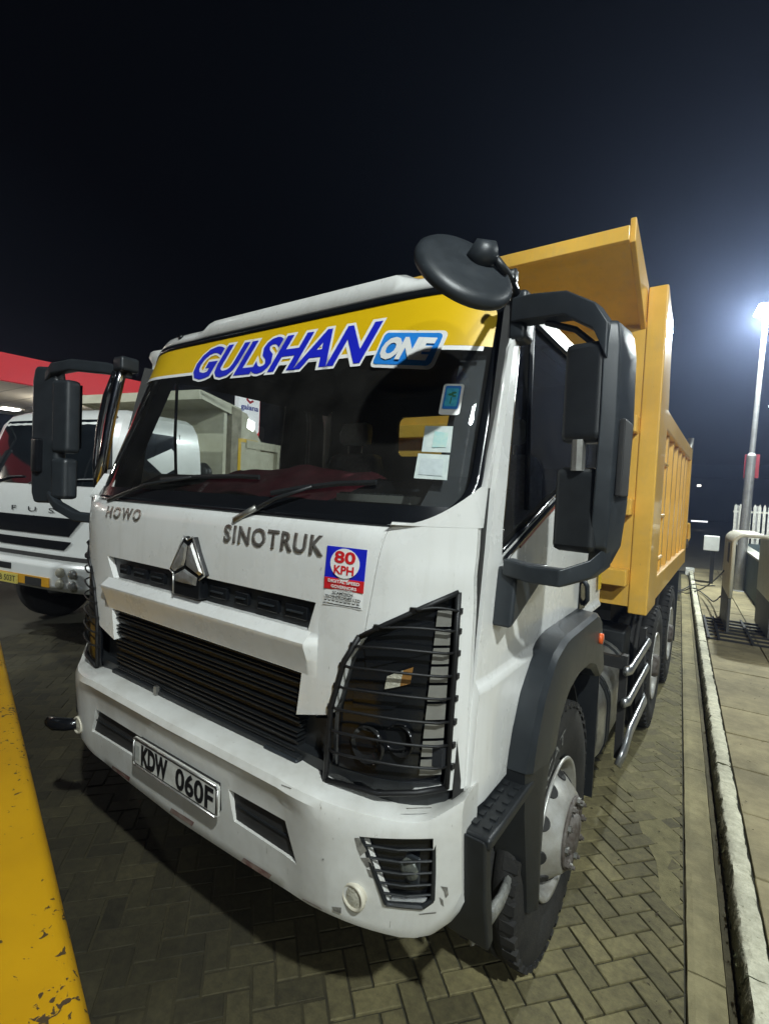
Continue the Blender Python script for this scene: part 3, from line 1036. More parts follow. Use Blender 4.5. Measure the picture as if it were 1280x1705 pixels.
# --- corner panels and headlamps
def seam(z):
    pts = [(1.0, .742), (1.30, .742), (1.452, .785), (1.525, .834), (1.731, .863), (1.857, .884), (2.1, .91)]
    for (a, xa), (b, xb) in zip(pts, pts[1:]):
        if z <= b: return xa + (xb - xa) * (z - a) / (b - a)
    return pts[-1][1]
LAMP = [(.826, 1.530), (1.071, 1.682), (1.066, 1.098), (.70, 1.04), (.736, 1.289), (.778, 1.446)]
def corner(sg):
    m = MB()
    loops = []
    for z in rowz(1.085, 1.875, 26):
        x0 = seam(z) + .0035
        row = []
        for i in range(17):
            x = x0 + (1.101 - x0) * (i / 16)
            bulge = -.010 * math.exp(-((z - 1.72) / .05) ** 2) * max(0, min(1, (x - .86) / .2))
            row.append((x, yp(x) + (pro(z) if z > 1.8 else 0) * max(0, 1 - (x - .88) / .1) + bulge, z))
        row2 = [(x - .004, y + .03, z) for x, y, z in reversed(row)]
        loops.append(row + row2)
    m.loft(loops)
    if sg < 0: m = m.flipx()
    o = m.build('corner_panel', WHITE, truck)
    hole = MB().prism(LAMP, 'y', -.5, .6)
    if sg < 0: hole = hole.flipx()
    boolean(o, hole)
    shade_angle(o, 40)
    # piece that fills the panel up to the pillar
    m = MB()
    loops = []
    for i in range(15):
        x = .89 + (1.1035 - .89) * i / 14
        z1 = 1.868 + .117 * max(0, (x - .90) / .20) ** 2.2
        loops.append([(x, yp(x) - .001, 1.868), (x, yp(x) * .97 + .02 * (z1 - 1.868), z1), (x, yp(x) + .05, z1), (x, yp(x) + .03, 1.868)])
    m.loft(loops)
    if sg < 0: m = m.flipx()
    o = m.build('cowl_corner', WHITE, truck)
    shade_angle(o, 40)
    # headlamp
    def S(x, z, o=0.0):
        # point on the bodywork, moved outwards by o
        d = (yp(x + .001) - yp(x - .001)) / .002
        l = math.hypot(d, 1)
        return (sg * (x + o * d / l), yp(x) - o / l, z)
    def edge_in(z):
        pts = [(1.05, .728), (1.289, .738), (1.446, .780), (1.530, .828), (1.682, 1.066)]
        for (a, xa), (b, xb) in zip(pts, pts[1:]):
            if z <= b: return xa + (xb - xa) * (z - a) / (b - a)
        return 1.06
    m = MB()
    for row in [rowz(1.06, 1.68, 20)]:
        loops = []
        for z in row:
            x0 = edge_in(z) - .004
            x1 = 1.069
            loops.append([S(x0 + (x1 - x0) * i / 12, z, -.024) for i in range(13)])
        m.loft(loops, cap=False, closed=False)
    lamp = m.build('headlamp', BLK2, truck, solid=.02, soff=-1 if sg > 0 else 1)
    for p in lamp.data.polygons: p.use_smooth = True
    def patch(name, quad, mt, o, nn=6):
        a, b, c, d = quad
        q = MB()
        q.grid(nn, nn, lambda u, v: S((a[0] * (1 - u) + b[0] * u) * (1 - v) + (d[0] * (1 - u) + c[0] * u) * v, (a[1] * (1 - u) + b[1] * u) * (1 - v) + (d[1] * (1 - u) + c[1] * u) * v, o))
        return q.build(name, mt, lamp, smooth=True)
    # light grey reflector strip along the outer edge, in segments
    zz = rowz(1.128, 1.628, 9)
    for a, b in zip(zz, zz[1:]):
        def xo(z): return 1.054 + .005 * (z - 1.13) / .5
        def xi(z): return 1.004 + .024 * (z - 1.13) / .5
        patch('reflector_segment', [(xi(a), a + .004), (xo(a), a + .004), (xo(b), b - .004), (xi(b), b - .004)], GREYLENS, -.006, 3)
    patch('indicator', [(.902, 1.378), (.945, 1.392), (.952, 1.440), (.908, 1.418)], LENS, -.014)
    patch('indicator', [(.945, 1.392), (.972, 1.402), (.978, 1.452), (.952, 1.440)], AMBER, -.014)
    patch('lamp_wing', [(.83, 1.515), (1.03, 1.59), (1.03, 1.50), (.84, 1.43)], BLK2, -.018)
    patch('lamp_wing', [(.80, 1.36), (.98, 1.37), (.93, 1.32), (.80, 1.30)], BLK2, -.018)
    for cx, cz, r in ((.86, 1.20, .055), (.955, 1.23, .045)):
        q = MB()
        c = S(cx, cz, -.02)
        q.lathe([(.001, .012), (r * .5, .010), (r * .8, -.002), (r, -.014), (r * 1.05, -.016), (r * 1.05, 0.0)], 'y', c, 24)
        q.build('lamp_projector', mat('dark_reflector', (.05, .05, .05), .12, .7, var=.2), lamp, smooth=True)
    GBLK = mat('guard_black', (.007, .007, .008), .55, var=.3, scale=20)
    # wire guard over the lamp
    gm = MB()
    for z in (1.625, 1.565, 1.500, 1.432, 1.365, 1.295, 1.225, 1.160):
        x0 = edge_in(z) - .006
        pts = [S(x0 + (1.072 - x0) * i / 10, z + .012 * math.sin(i / 10 * PI), .016 if 0 < i < 10 else .002) for i in range(11)]
        b = MB().tube(pts, .0042, 6).build('guard_bar', GBLK, lamp, smooth=True)
        for px_ in (pts[0], pts[-1]):
            MB().box(px_[0] - .008, px_[0] + .008, px_[1] - .008, px_[1] + .008, px_[2] - .008, px_[2] + .008).build('guard_clip', GBLK, lamp)
    for path in ([(edge_in(z) - .004, z) for z in (1.06, 1.15, 1.289, 1.446, 1.530)], [(.828, 1.530), (.90, 1.576), (1.0, 1.638), (1.068, 1.680)], [(1.068, 1.680), (1.068, 1.5), (1.066, 1.3), (1.064, 1.095)], [(1.064, 1.095), (1.0, 1.085), (.9, 1.07), (.73, 1.06)]):
        a = [S(x, z, .004) for x, z in path]
        MB().tube(a, .009, 6).build('guard_frame', GBLK, lamp, smooth=True)
corner(1)
corner(-1)

# --- bumper
def yb(x): return .16 * max(0, (abs(x) - .60) / .45) ** 2
def bz(x):
    a = abs(x)
    top = 1.10
    tp = [(0, 1.060), (.60, 1.066), (.87, 1.040), (1.0, 1.026), (1.06, 1.040), (1.10, 1.075), (1.14, 1.105)]
    for (p, za), (q, zb_) in zip(tp, tp[1:]):
        if a <= q:
            top = za + (zb_ - za) * (a - p) / (q - p)
            break
    pts = [(0, .612), (.35, .625), (.78, .648), (1.00, .622), (1.06, .640), (1.10, .685), (1.14, .76)]
    bot = .80
    for (p, za), (q, zb_) in zip(pts, pts[1:]):
        if a <= q:
            bot = za + (zb_ - za) * (a - p) / (q - p)
            break
    return top, bot
def bsec(x):
    t, b = bz(x)
    a = abs(x)
    k = max(0, min(1, (a - .62) / .16))         # 0 in the recessed middle, 1 on the corner
    y = yb(x)
    rec = .030 * (1 - k)
    bk = .14 - .125 * max(0, min(1, (a - .88) / .2))
    pr = [(bk, t - .004), (min(bk, 0) , t), (-.052, t - .001), (-.082, t - .012), (-.092, t - .035), (-.092 + .018 * (1 - k), t - .075), (-.090 + rec, t - .105), (-.082 + rec, (t + b) / 2), (-.066 + rec, b + .06), (-.045 + rec * .6, b + .018), (min(-.01, bk - .02), b), (bk, b + .01)]
    w = .0
    if a > 1.10:
        w = (a - 1.10) / .06
    return [(x, y + p[0] + w * .012, p[1]) for p in pr]
xs = sorted(set([round(-1.128 + 2.256 * i / 60, 4) for i in range(61)]))
m = MB().loft([bsec(x) for x in xs])
bumper = m.build('bumper', WHITE2, truck)
for poly in ([(.332, .902), (.356, .792), (.662, .786), (.612, .908)], [(-.612, .908), (-.662, .786), (-.230, .792), (-.230, .902)]):
    boolean(bumper, MB().prism(poly, 'y', -.3, .02))
FOG = [(.881, .963), (1.066, .978), (1.068, .790), (1.045, .768), (.956, .770)]
for sg in (1, -1):
    h = MB().prism(FOG, 'y', -.3, .14)
    boolean(bumper, h if sg > 0 else h.flipx())
add_bevel(bumper, .006, 2)
for (x0, x1) in ((.325, .668), (-.668, -.225)):
    MB().box(x0, x1, -.036, -.010, .775, .915).build('bumper_vent', FRAME, bumper)
    MB().box(x0 + .03, x1 - .05, -.042, -.0365, .842, .848).build('vent_bar', BLACK, bumper)
for sg in (1, -1):
    def Bp(x, z, o=0.0):
        return (sg * x, yb(x) - .084 + o, z)
    m = MB()
    m.grid(8, 6, lambda u, v: Bp((.875 + .075 * (1 - v)) * (1 - u) + 1.072 * u, .762 + (.206 + .012 * u) * v, .030))
    fog = m.build('fog_lamp', BLK2, bumper, smooth=True)
    MB().lathe([(.001, .012), (.026, .014), (.032, .020), (.034, .030)], 'y', Bp(1.0, .865, -.0), 20).build('fog_lens', mat('dull_fog_lens', (.16, .17, .15), .15, .3, var=.4, scale=60), fog, smooth=True)
    MB().box(*sorted((sg * .965, sg * 1.035)), yb(1.0) - .062, yb(1.0) - .052, .822, .910).build('fog_housing', GREYP, fog, bevel=.008)
    MB().add([Bp(.965, .776, .006), Bp(1.05, .778, .006), Bp(1.05, .788, .016), Bp(.965, .787, .016)], [(0, 1, 2, 3)]).build('fog_reflector', REFL, fog)
    n = len(FOG)
    for i in range(n):
        a, b = FOG[i], FOG[(i + 1) % n]
        MB().tube([Bp(*a, .002), Bp((a[0] + b[0]) / 2, (a[1] + b[1]) / 2, .002), Bp(*b, .002)], .0075, 6).build('fog_guard_frame', BLACK, fog)
    for z in (.935, .90, .865, .83, .80):
        x0 = .885 + (.963 - z) * .39
        MB().tube([Bp(x0, z, .002), Bp((x0 + 1.066) / 2, z, -.002), Bp(1.066, z + .006, .002)], .0035, 6).build('fog_guard_bar', BLACK, fog)
    xr = .868 if sg > 0 else .80
    c = (sg * xr, yb(xr) - .062, .772)
    MB().lathe([(.030, .02), (.038, -.006), (.042, -.014), (.040, -.024), (.033, -.026), (.032, -.020), (.001, -.018)], 'y', c, 28).build('round_lamp', mat('cream_ring', (.62, .58, .47), .4, var=.1), bumper, smooth=True)
    MB().lathe([(.001, -.026), (.018, -.025), (.031, -.020)], 'y', c, 28).build('round_lens', LENS, bumper, smooth=True)
MB().tube([(-.80, -.02, .772), (-.86, -.075, .766), (-.92, -.10, .760), (-.97, -.10, .757), (-1.0, -.085, .756)], [.026, .030, .031, .027, .012], 12).build('tow_hook', BLK2, truck, smooth=True)
MB().box(-.80, .80, .0, .10, .74, .98).build('bumper_beam', FRAME, bumper)
TAPE = mat('faded_red_tape', (.13, .028, .024), .6, col2=(.36, .30, .26), scale=16)
SCUFF = mat('dark_scuff', (.10, .095, .085), .7, col2=(.25, .24, .21), scale=60)
def bface(x, z, o=.0025):
    s_ = bsec(x)
    for a, b in zip(s_, s_[1:]):
        if b[2] <= z <= a[2] and a[1] < .2:
            k = (a[2] - z) / max(1e-6, a[2] - b[2])
            return (x, a[1] + (b[1] - a[1]) * k - o, z)
    return (x, s_[5][1] - o, z)
for pts in ([(1.085, .83), (1.100, .826), (1.102, .80), (1.096, .79), (1.093, .81)], [(1.082, .795), (1.09, .785), (1.092, .762), (1.086, .77)], [(1.035, .741), (1.075, .747), (1.074, .742), (1.036, .737)],
            [(.872, .958), (.884, .962), (.905, .925), (.888, .905), (.880, .925)], [(.888, .90), (.912, .905), (.922, .88), (.905, .872)], [(.905, .868), (.918, .865), (.925, .84), (.912, .845)],
            [(.62, 1.045), (.66, 1.046), (.658, 1.043), (.622, 1.042)], [(1.0, 1.066), (1.06, 1.072), (1.06, 1.069), (1.0, 1.063)], [(.775, .865), (.781, .868), (.780, .861)], [(.80, .715), (.83, .722), (.828, .70), (.805, .703)]):
    MB().add([bface(*p) for p in pts], [tuple(range(len(pts)))]).build('paint_scuff', SCUFF, bumper)
for x0, x1 in ((-.52, -.36), (-.05, .10), (.38, .52), (.66, .74)):
    MB().add([bface(x0, .648), bface(x1, .655), bface(x1 + .02, .682), bface(x0 + .02, .675)], [(0, 1, 2, 3)]).build('red_reflective_tape', TAPE, bumper)
# number plate
pl = MB().prism(rrect(-.240, .312, .797, .915, .012), 'y', -.082, -.073).build('number_plate', PLATE, truck, bevel=.002)
fr = rrect(-.237, .309, .800, .912, .011)
fm = MB()
for i in range(len(fr)):
    a, b = fr[i], fr[(i + 1) % len(fr)]
    fm.tube([(a[0], -.083, a[1]), (b[0], -.083, b[1])], .0035, 5)
fm.build('plate_rim', CHROME, pl, smooth=True)
fi = rrect(-.229, .301, .808, .904, .009)
fm = MB()
for i in range(len(fi)):
    a, b = fi[i], fi[(i + 1) % len(fi)]
    fm.tube([(a[0], -.0825, a[1]), (b[0], -.0825, b[1])], .0018, 4)
fm.build('plate_border', DEC_K, pl)
PK = dict(offset=.03)
for body, x0, x1, of_ in (('KDW', -.178, .008, .055), ('060F', .060, .288, .03)):
    fit_text(body, x0, x1, .814, .899, lambda x, z: (x, -.0845, z), offset=of_).build('lettering', DEC_K, pl)
MB().add([(-.222, -.0845, .825), (-.192, -.0845, .825), (-.192, -.0845, .885), (-.222, -.0845, .885)], [(0, 1, 2, 3)]).build('plate_mark', mat('pale_print', (.40, .41, .38), .5, var=.2, scale=60), pl)
MB().box(-.22, .29, -.0725, -.02, .805, .908).build('plate_bracket', FRAME, pl)

# --- doors
def sxo(y, z):
    x = side_x(z)
    x += .016 * max(0, min(1, (1.40 - z) / .03)) - .010 * max(0, min(1, (1.02 - z) / .1))
    if y < .30: x -= .020 * ((.30 - y) / .12) ** 2
    return x
DOOR = [(.205, 1.005), (.228, 1.41), (.287, 1.975), (.430, 2.595), (.48, 2.632), (.62, 2.645), (1.75, 2.645), (1.86, 2.60), (1.90, 2.45), (1.915, 1.40), (1.90, 1.36), (1.55, 1.36), (1.42, 1.38), (.92, 1.38), (.76, 1.25), (.66, 1.05), (.645, 1.005)]
WIN = [(.372, 1.778), (.368, 1.86), (.452, 2.515), (.50, 2.575), (.56, 2.59), (1.66, 2.59), (1.73, 2.55), (1.75, 2.46), (1.75, 2.06), (1.70, 2.015), (1.10, 2.010), (.96, 1.975)]
door_objs = []
for sg in (1, -1):
    m = MB()
    ys = rowz(.15, 1.95, 24)
    zs2 = sorted(set(rowz(.99, 2.66, 36) + [1.37, 1.40, 1.385]))
    loops = []
    for z in zs2:
        loops.append([(sxo(y, z), y, z) for y in ys] + [(sxo(y, z) - .045, y, z) for y in reversed(ys)])
    m.loft(loops)
    if sg < 0: m = m.flipx()
    d = m.build('door', WHITE, truck)
    a, b = (.9, 1.3) if sg > 0 else (-1.3, -.9)
    boolean(d, MB().prism(DOOR, 'x', a, b), 'INTERSECT')
    boolean(d, MB().prism(WIN, 'x', a, b))
    shade_angle(d, 30)
    # window: black frame, glass, rubber
    def Pd(y, z, o=0.0): return (sg * (side_x(z) + o), y, z)
    fr = MB()
    n = len(WIN)
    for i in range(n):
        p, q = WIN[i], WIN[(i + 1) % n]
        fr.tube([Pd(*p, -.01), Pd((p[0] + q[0]) / 2, (p[1] + q[1]) / 2, -.01), Pd(*q, -.01)], .009, 6, ry=.012)
    wf = fr.build('window_seal', BLK2, d, smooth=True)
    gm = MB()
    gm.add([Pd(y, z, -.02) for y, z in WIN], [tuple(range(n))])
    gm.build('side_window', SGLASS, d)
    MB().tube([Pd(.62, 1.92, -.012), Pd(.60, 2.25, -.012), Pd(.60, 2.585, -.012)], .010, 6).build('window_divider', BLK2, d)
    # black strip standing in for the shade inside the shut line
    q = MB()
    q.loft([[(sg * (side_x(z) - .030), door_front(z) - .03, z), (sg * (side_x(z) - .018), door_front(z) - .006, z), (sg * (side_x(z) - .018), door_front(z) + .03, z), (sg * (side_x(z) - .05), door_front(z) + .03, z)] for z in rowz(1.0, 2.6, 16)])
    q.build('shut_line_strip', FRAME, truck)
    # door inner trim
    MB().box(*(sorted((sg * .98, sg * 1.055))), .30, 1.88, 1.25, 1.76).build('door_trim', INTER, d)
    # chrome strip and red line under the slanting sill
    MB().tube([Pd(.375, 1.762, .006), Pd(.66, 1.862, .006), Pd(.98, 1.972, .006)], .005, 6, ry=.012).build('sill_moulding', BLK2, d)
    MB().tube([Pd(.52, 1.795, .004), Pd(.74, 1.873, .004), Pd(.98, 1.955, .004)], .004, 6, ry=.008).build('sill_red_line', mat('red_trim', (.22, .03, .03), .4), d)
    # handle in its black recess
    hm = MB()
    hm.prism([(1.43, 1.60), (1.58, 1.60), (1.60, 1.42), (1.55, 1.40), (1.43, 1.41)], 'x', *sorted((sg * 1.100, sg * 1.118)))
    hd = hm.build('handle_recess', BLK2, d, bevel=.006)
    MB().tube([(sg * 1.120, 1.47, 1.565), (sg * 1.140, 1.48, 1.53), (sg * 1.140, 1.50, 1.46), (sg * 1.120, 1.51, 1.43)], .012, 8).build('door_handle', GREYP, d, smooth=True)
    MB().add([(sg * 1.1255, 1.80, 1.60), (sg * 1.1255, 1.90, 1.60), (sg * 1.1255, 1.90, 1.46), (sg * 1.1255, 1.82, 1.46)], [(0, 1, 2, 3)]).build('yellow_reflector', DEC_Y, d)
    door_objs.append(d)
    # rear quarter post, sill and cab rear corner
    m = MB()
    m.loft([[(sg * (side_x(z) - .002), 1.922, z), (sg * (side_x(z) - .004), 1.965, z), (sg * (side_x(z) - .03), 1.985, z), (sg * (side_x(z) - .10), 1.985, z), (sg * (side_x(z) - .10), 1.922, z)] for z in rowz(1.36, 2.66, 10)])
    m.build('cab_rear_post', WHITE, truck)
    MB().box(*sorted((sg * .96, sg * 1.085)), .24, 1.95, 1.02 if False else 1.385, 1.42).build('door_sill', FRAME, truck)
    MB().box(*sorted((sg * .90, sg * 1.06)), .24, .66, .99, 1.30).build('sill_box', FRAME, truck)
    # black triangular bracket at the foot of the front window
    m = MB().prism([(.340, 1.744), (.68, 1.722), (.66, 1.690), (.315, 1.555)], 'x', *sorted((sg * 1.105, sg * 1.175)))
    m.build('mirror_foot', GREYP, truck, bevel=.012)

# --- cab shell inside and behind
bw = MB().box(-1.06, 1.06, 1.93, 1.965, 1.10, 2.68).build('cab_rear_wall', INTER, truck)
for x0, x1 in ((-.36, .30),):
    boolean(bw, MB().prism(rrect(x0, x1, 2.225, 2.515, .05), 'y', 1.8, 2.1))
MB().box(-.36, .30, 1.94, 1.945, 2.225, 2.515).build('rear_window', SGLASS, bw)
MB().box(-1.06, 1.06, .12, 1.93, 1.16, 1.22).build('cab_floor', INTER, truck)
MB().loft([[(x, yp(x) + .07, 1.25), (x, yp(x) + .085, 1.862), (x, yp(x) + .16, 1.90), (x, .48, 2.005), (x, .62, 1.99), (x, .66, 1.85), (x, .50, 1.25)] for x in [-1.04 + 2.08 * i / 16 for i in range(17)]]).build('dashboard', mat('dashboard_plastic', (.022, .025, .032), .6, var=.3, scale=12), truck, smooth=False, bevel=.01)
m = MB()
m.grid(26, 12, lambda u, v: (-.46 + .98 * u, .19 + .37 * v, 1.918 + .115 * min(1, v * 1.15) + .012 * math.sin(u * 17 + v * 5) * math.sin(v * 9 + 1) + .03 * math.exp(-((u - .55) / .2) ** 2) * math.exp(-((v - .8) / .3) ** 2) - (.02 if u in (0, 1) else 0)))
m.build('dashboard_cloth', MAROON, truck, smooth=True, solid=.006)
MB().box(.55, .86, .20, .27, 1.925, 1.95).build('dash_vent', mat('grey_vent', (.12, .12, .11), .6), truck)
for i in range(9):
    MB().box(.56 + i * .033, .578 + i * .033, .205, .265, 1.950, 1.955).build('vent_slot', BLACK, truck)
def seat(cx, cy, name):
    s_ = MB().loft([[(cx - .24, cy - .42, z0), (cx + .24, cy - .42, z0), (cx + .25, cy + .08, z0), (cx - .25, cy + .08, z0)] for z0 in (1.35, 1.62, 1.68)]).build('seat', SEAT, truck, bevel=.05, seg=3)
    MB().loft([[(cx - w, cy + y, z), (cx + w, cy + y, z), (cx + w, cy + y + .13, z), (cx - w, cy + y + .13, z)] for w, y, z in ((.24, .02, 1.62), (.25, .04, 1.85), (.235, .075, 2.10), (.19, .10, 2.22))]).build('seat_back', SEAT, s_, bevel=.04, seg=3)
    MB().loft([[(cx - w, cy + y, z), (cx + w, cy + y, z), (cx + w, cy + y + .09, z), (cx - w, cy + y + .09, z)] for w, y, z in ((.12, .10, 2.28), (.13, .10, 2.36), (.11, .115, 2.44))]).build('head_restraint', mat('head_restraint_cover', (.55, .58, .56), .9, var=.2, scale=30), s_, bevel=.03, seg=3)
    for dx in (-.06, .06):
        MB().cyl((cx + dx, cy + .15, 0), 'z', .007, 2.18, 2.30, 8).build('restraint_post', ALU, s_)
seat(-.52, 1.50, 'seat')
seat(.55, 1.62, 'seat')
# steering wheel
m = MB()
cw, ax = Vector((-.56, .80, 1.93)), Vector((0, -.55, .83)).normalized()
u_ = Vector((1, 0, 0))
v_ = ax.cross(u_)
ringp = [tuple(cw + u_ * (.22 * math.cos(2 * PI * k / 24)) + v_ * (.22 * math.sin(2 * PI * k / 24))) for k in range(25)]
m.tube(ringp, .016, 8)
swl = m.build('steering_wheel', BLACK, truck, smooth=True)
MB().tube([tuple(cw + u_ * .21), tuple(cw), tuple(cw - u_ * .21)], .014, 6).build('wheel_spoke', BLACK, swl)
MB().tube([tuple(cw), tuple(cw - ax * .5)], .03, 8).build('steering_column', BLACK, swl)
# far side grab rail and belt post
MB().tube([(-1.02, 1.42, 1.5), (-1.03, 1.45, 2.2), (-1.0, 1.46, 2.62)], .035, 8).build('door_post_trim', INTER, truck)

# --- wheel arches, step
FEND = mat('fender_plastic', (.022, .026, .030), .36, var=.25, scale=9, bump=.05, bscale=300, rvar=.1)
def arch(sg):
    OUT = [(.475, 1.03), (.50, 1.13), (.575, 1.27), (.70, 1.385), (.86, 1.425), (1.46, 1.425), (1.545, 1.37), (1.60, 1.20), (1.605, 1.13)]
    INN = [(1.475, 1.085), (1.36, 1.155), (1.22, 1.20), (1.05, 1.21), (.90, 1.185), (.80, 1.12), (.755, 1.03)]
    m = MB()
    secs = []
    no, ni = len(OUT), len(INN)
    # build as a loft along the arch: inner/outer edge pairs
    T = 24
    def samp(P, t):
        L = [0]
        for a, b in zip(P, P[1:]): L.append(L[-1] + math.hypot(b[0] - a[0], b[1] - a[1]))
        d = t * L[-1]
        for i in range(len(P) - 1):
            if d <= L[i + 1] + 1e-9:
                k = (d - L[i]) / (L[i + 1] - L[i])
                return (P[i][0] + (P[i + 1][0] - P[i][0]) * k, P[i][1] + (P[i + 1][1] - P[i][1]) * k)
        return P[-1]
    INr = list(reversed(INN))
    loops = []
    for i in range(T + 1):
        t = i / T
        o_, n_ = samp(OUT, t), samp(INr, t)
        mid = (o_[0] * .55 + n_[0] * .45, o_[1] * .55 + n_[1] * .45)
        X0, X1 = 1.075, 1.225
        loops.append([(sg * X0, *o_), (sg * (X1 - .030), o_[0] * .97 + n_[0] * .03, o_[1] * .97 + n_[1] * .03), (sg * (X1 - .012), o_[0] * .90 + n_[0] * .10, o_[1] * .90 + n_[1] * .10), (sg * (X1 + .006), *mid), (sg * X1, o_[0] * .1 + n_[0] * .9, o_[1] * .1 + n_[1] * .9), (sg * (X1 - .02), *n_), (sg * X0, *n_)])
    m.loft(loops)
    a = m.build('fender', FEND, truck)
    shade_angle(a, 24)
    # lower front extension, down to the step
    m = MB()
    prof = [((.478, 1.027), (.752, 1.027)), ((.50, .86), (.70, .86)), ((.56, .62), (.69, .62)), ((.60, .45), (.70, .45))]
    m.loft([[(sg * 1.08, *p), (sg * 1.19, p[0] + .01, p[1]), (sg * 1.215, (p[0] + q[0]) / 2, p[1]), (sg * 1.205, *q), (sg * 1.08, *q)] for p, q in prof])
    o = m.build('fender_extension', BLACK, a)
    shade_angle(o, 40)
    # inner liner behind the wheel and the mudflap
    m = MB()
    m.loft([[(sg * .72, 1.05 + r * math.cos(t), .53 + r * math.sin(t)), (sg * 1.10, 1.05 + r * math.cos(t), .53 + r * math.sin(t))] for r, t in [(.66, math.radians(d)) for d in range(-5, 181, 12)]], cap=False, closed=False)
    m.build('arch_liner', FRAME, a, solid=.01)
    MB().box(*sorted((sg * .74, sg * 1.19)), 1.665, 1.68, .36, 1.12).build('mudflap', BLACK, a)
    MB().cyl((0, 1.40, 1.30), 'x', .026, min(sg * 1.215, sg * 1.245), max(sg * 1.215, sg * 1.245), 16).build('side_marker', ORANGE, a, smooth=True)
    # step: tread on top, side cheeks, worn metal foot rung
    st = MB().prism([(.165, .945), (.66, .945), (.66, .985), (.165, .985)], 'x', *sorted((sg * .92, sg * 1.205))).build('step', BLACK, truck, bevel=.012)
    for i in range(9):
        for j in range(3):
            MB().box(*sorted((sg * (1.085 + j * .04), sg * (1.105 + j * .04))), .20 + i * .05, .225 + i * .05, .985, .991).build('tread_stud', BLACK, st)
    MB().prism([(.150, .985), (.20, .944), (.225, .80), (.265, .615), (.225, .60), (.175, .78)], 'x', *sorted((sg * 1.05, sg * 1.195))).build('step_cheek', BLACK, st, bevel=.01)
    MB().prism([(.40, .944), (.46, .944), (.47, .72), (.43, .72)], 'x', *sorted((sg * 1.04, sg * 1.09))).build('step_cheek', BLACK, st, bevel=.01)
    MB().tube([(sg * 1.135, .235, .615), (sg * 1.14, .34, .590), (sg * 1.14, .46, .575), (sg * 1.135, .60, .60)], .016, 8, ry=.032).build('foot_rung', mat('worn_step_metal', (.40, .40, .37), .45, .35, col2=(.16, .16, .15), scale=16, bump=.4, bscale=60), st, smooth=True)
    MB().box(*sorted((sg * .90, sg * .93)), .16, .66, .55, .97).build('step_back', FRAME, st)
for sg in (1, -1): arch(sg)

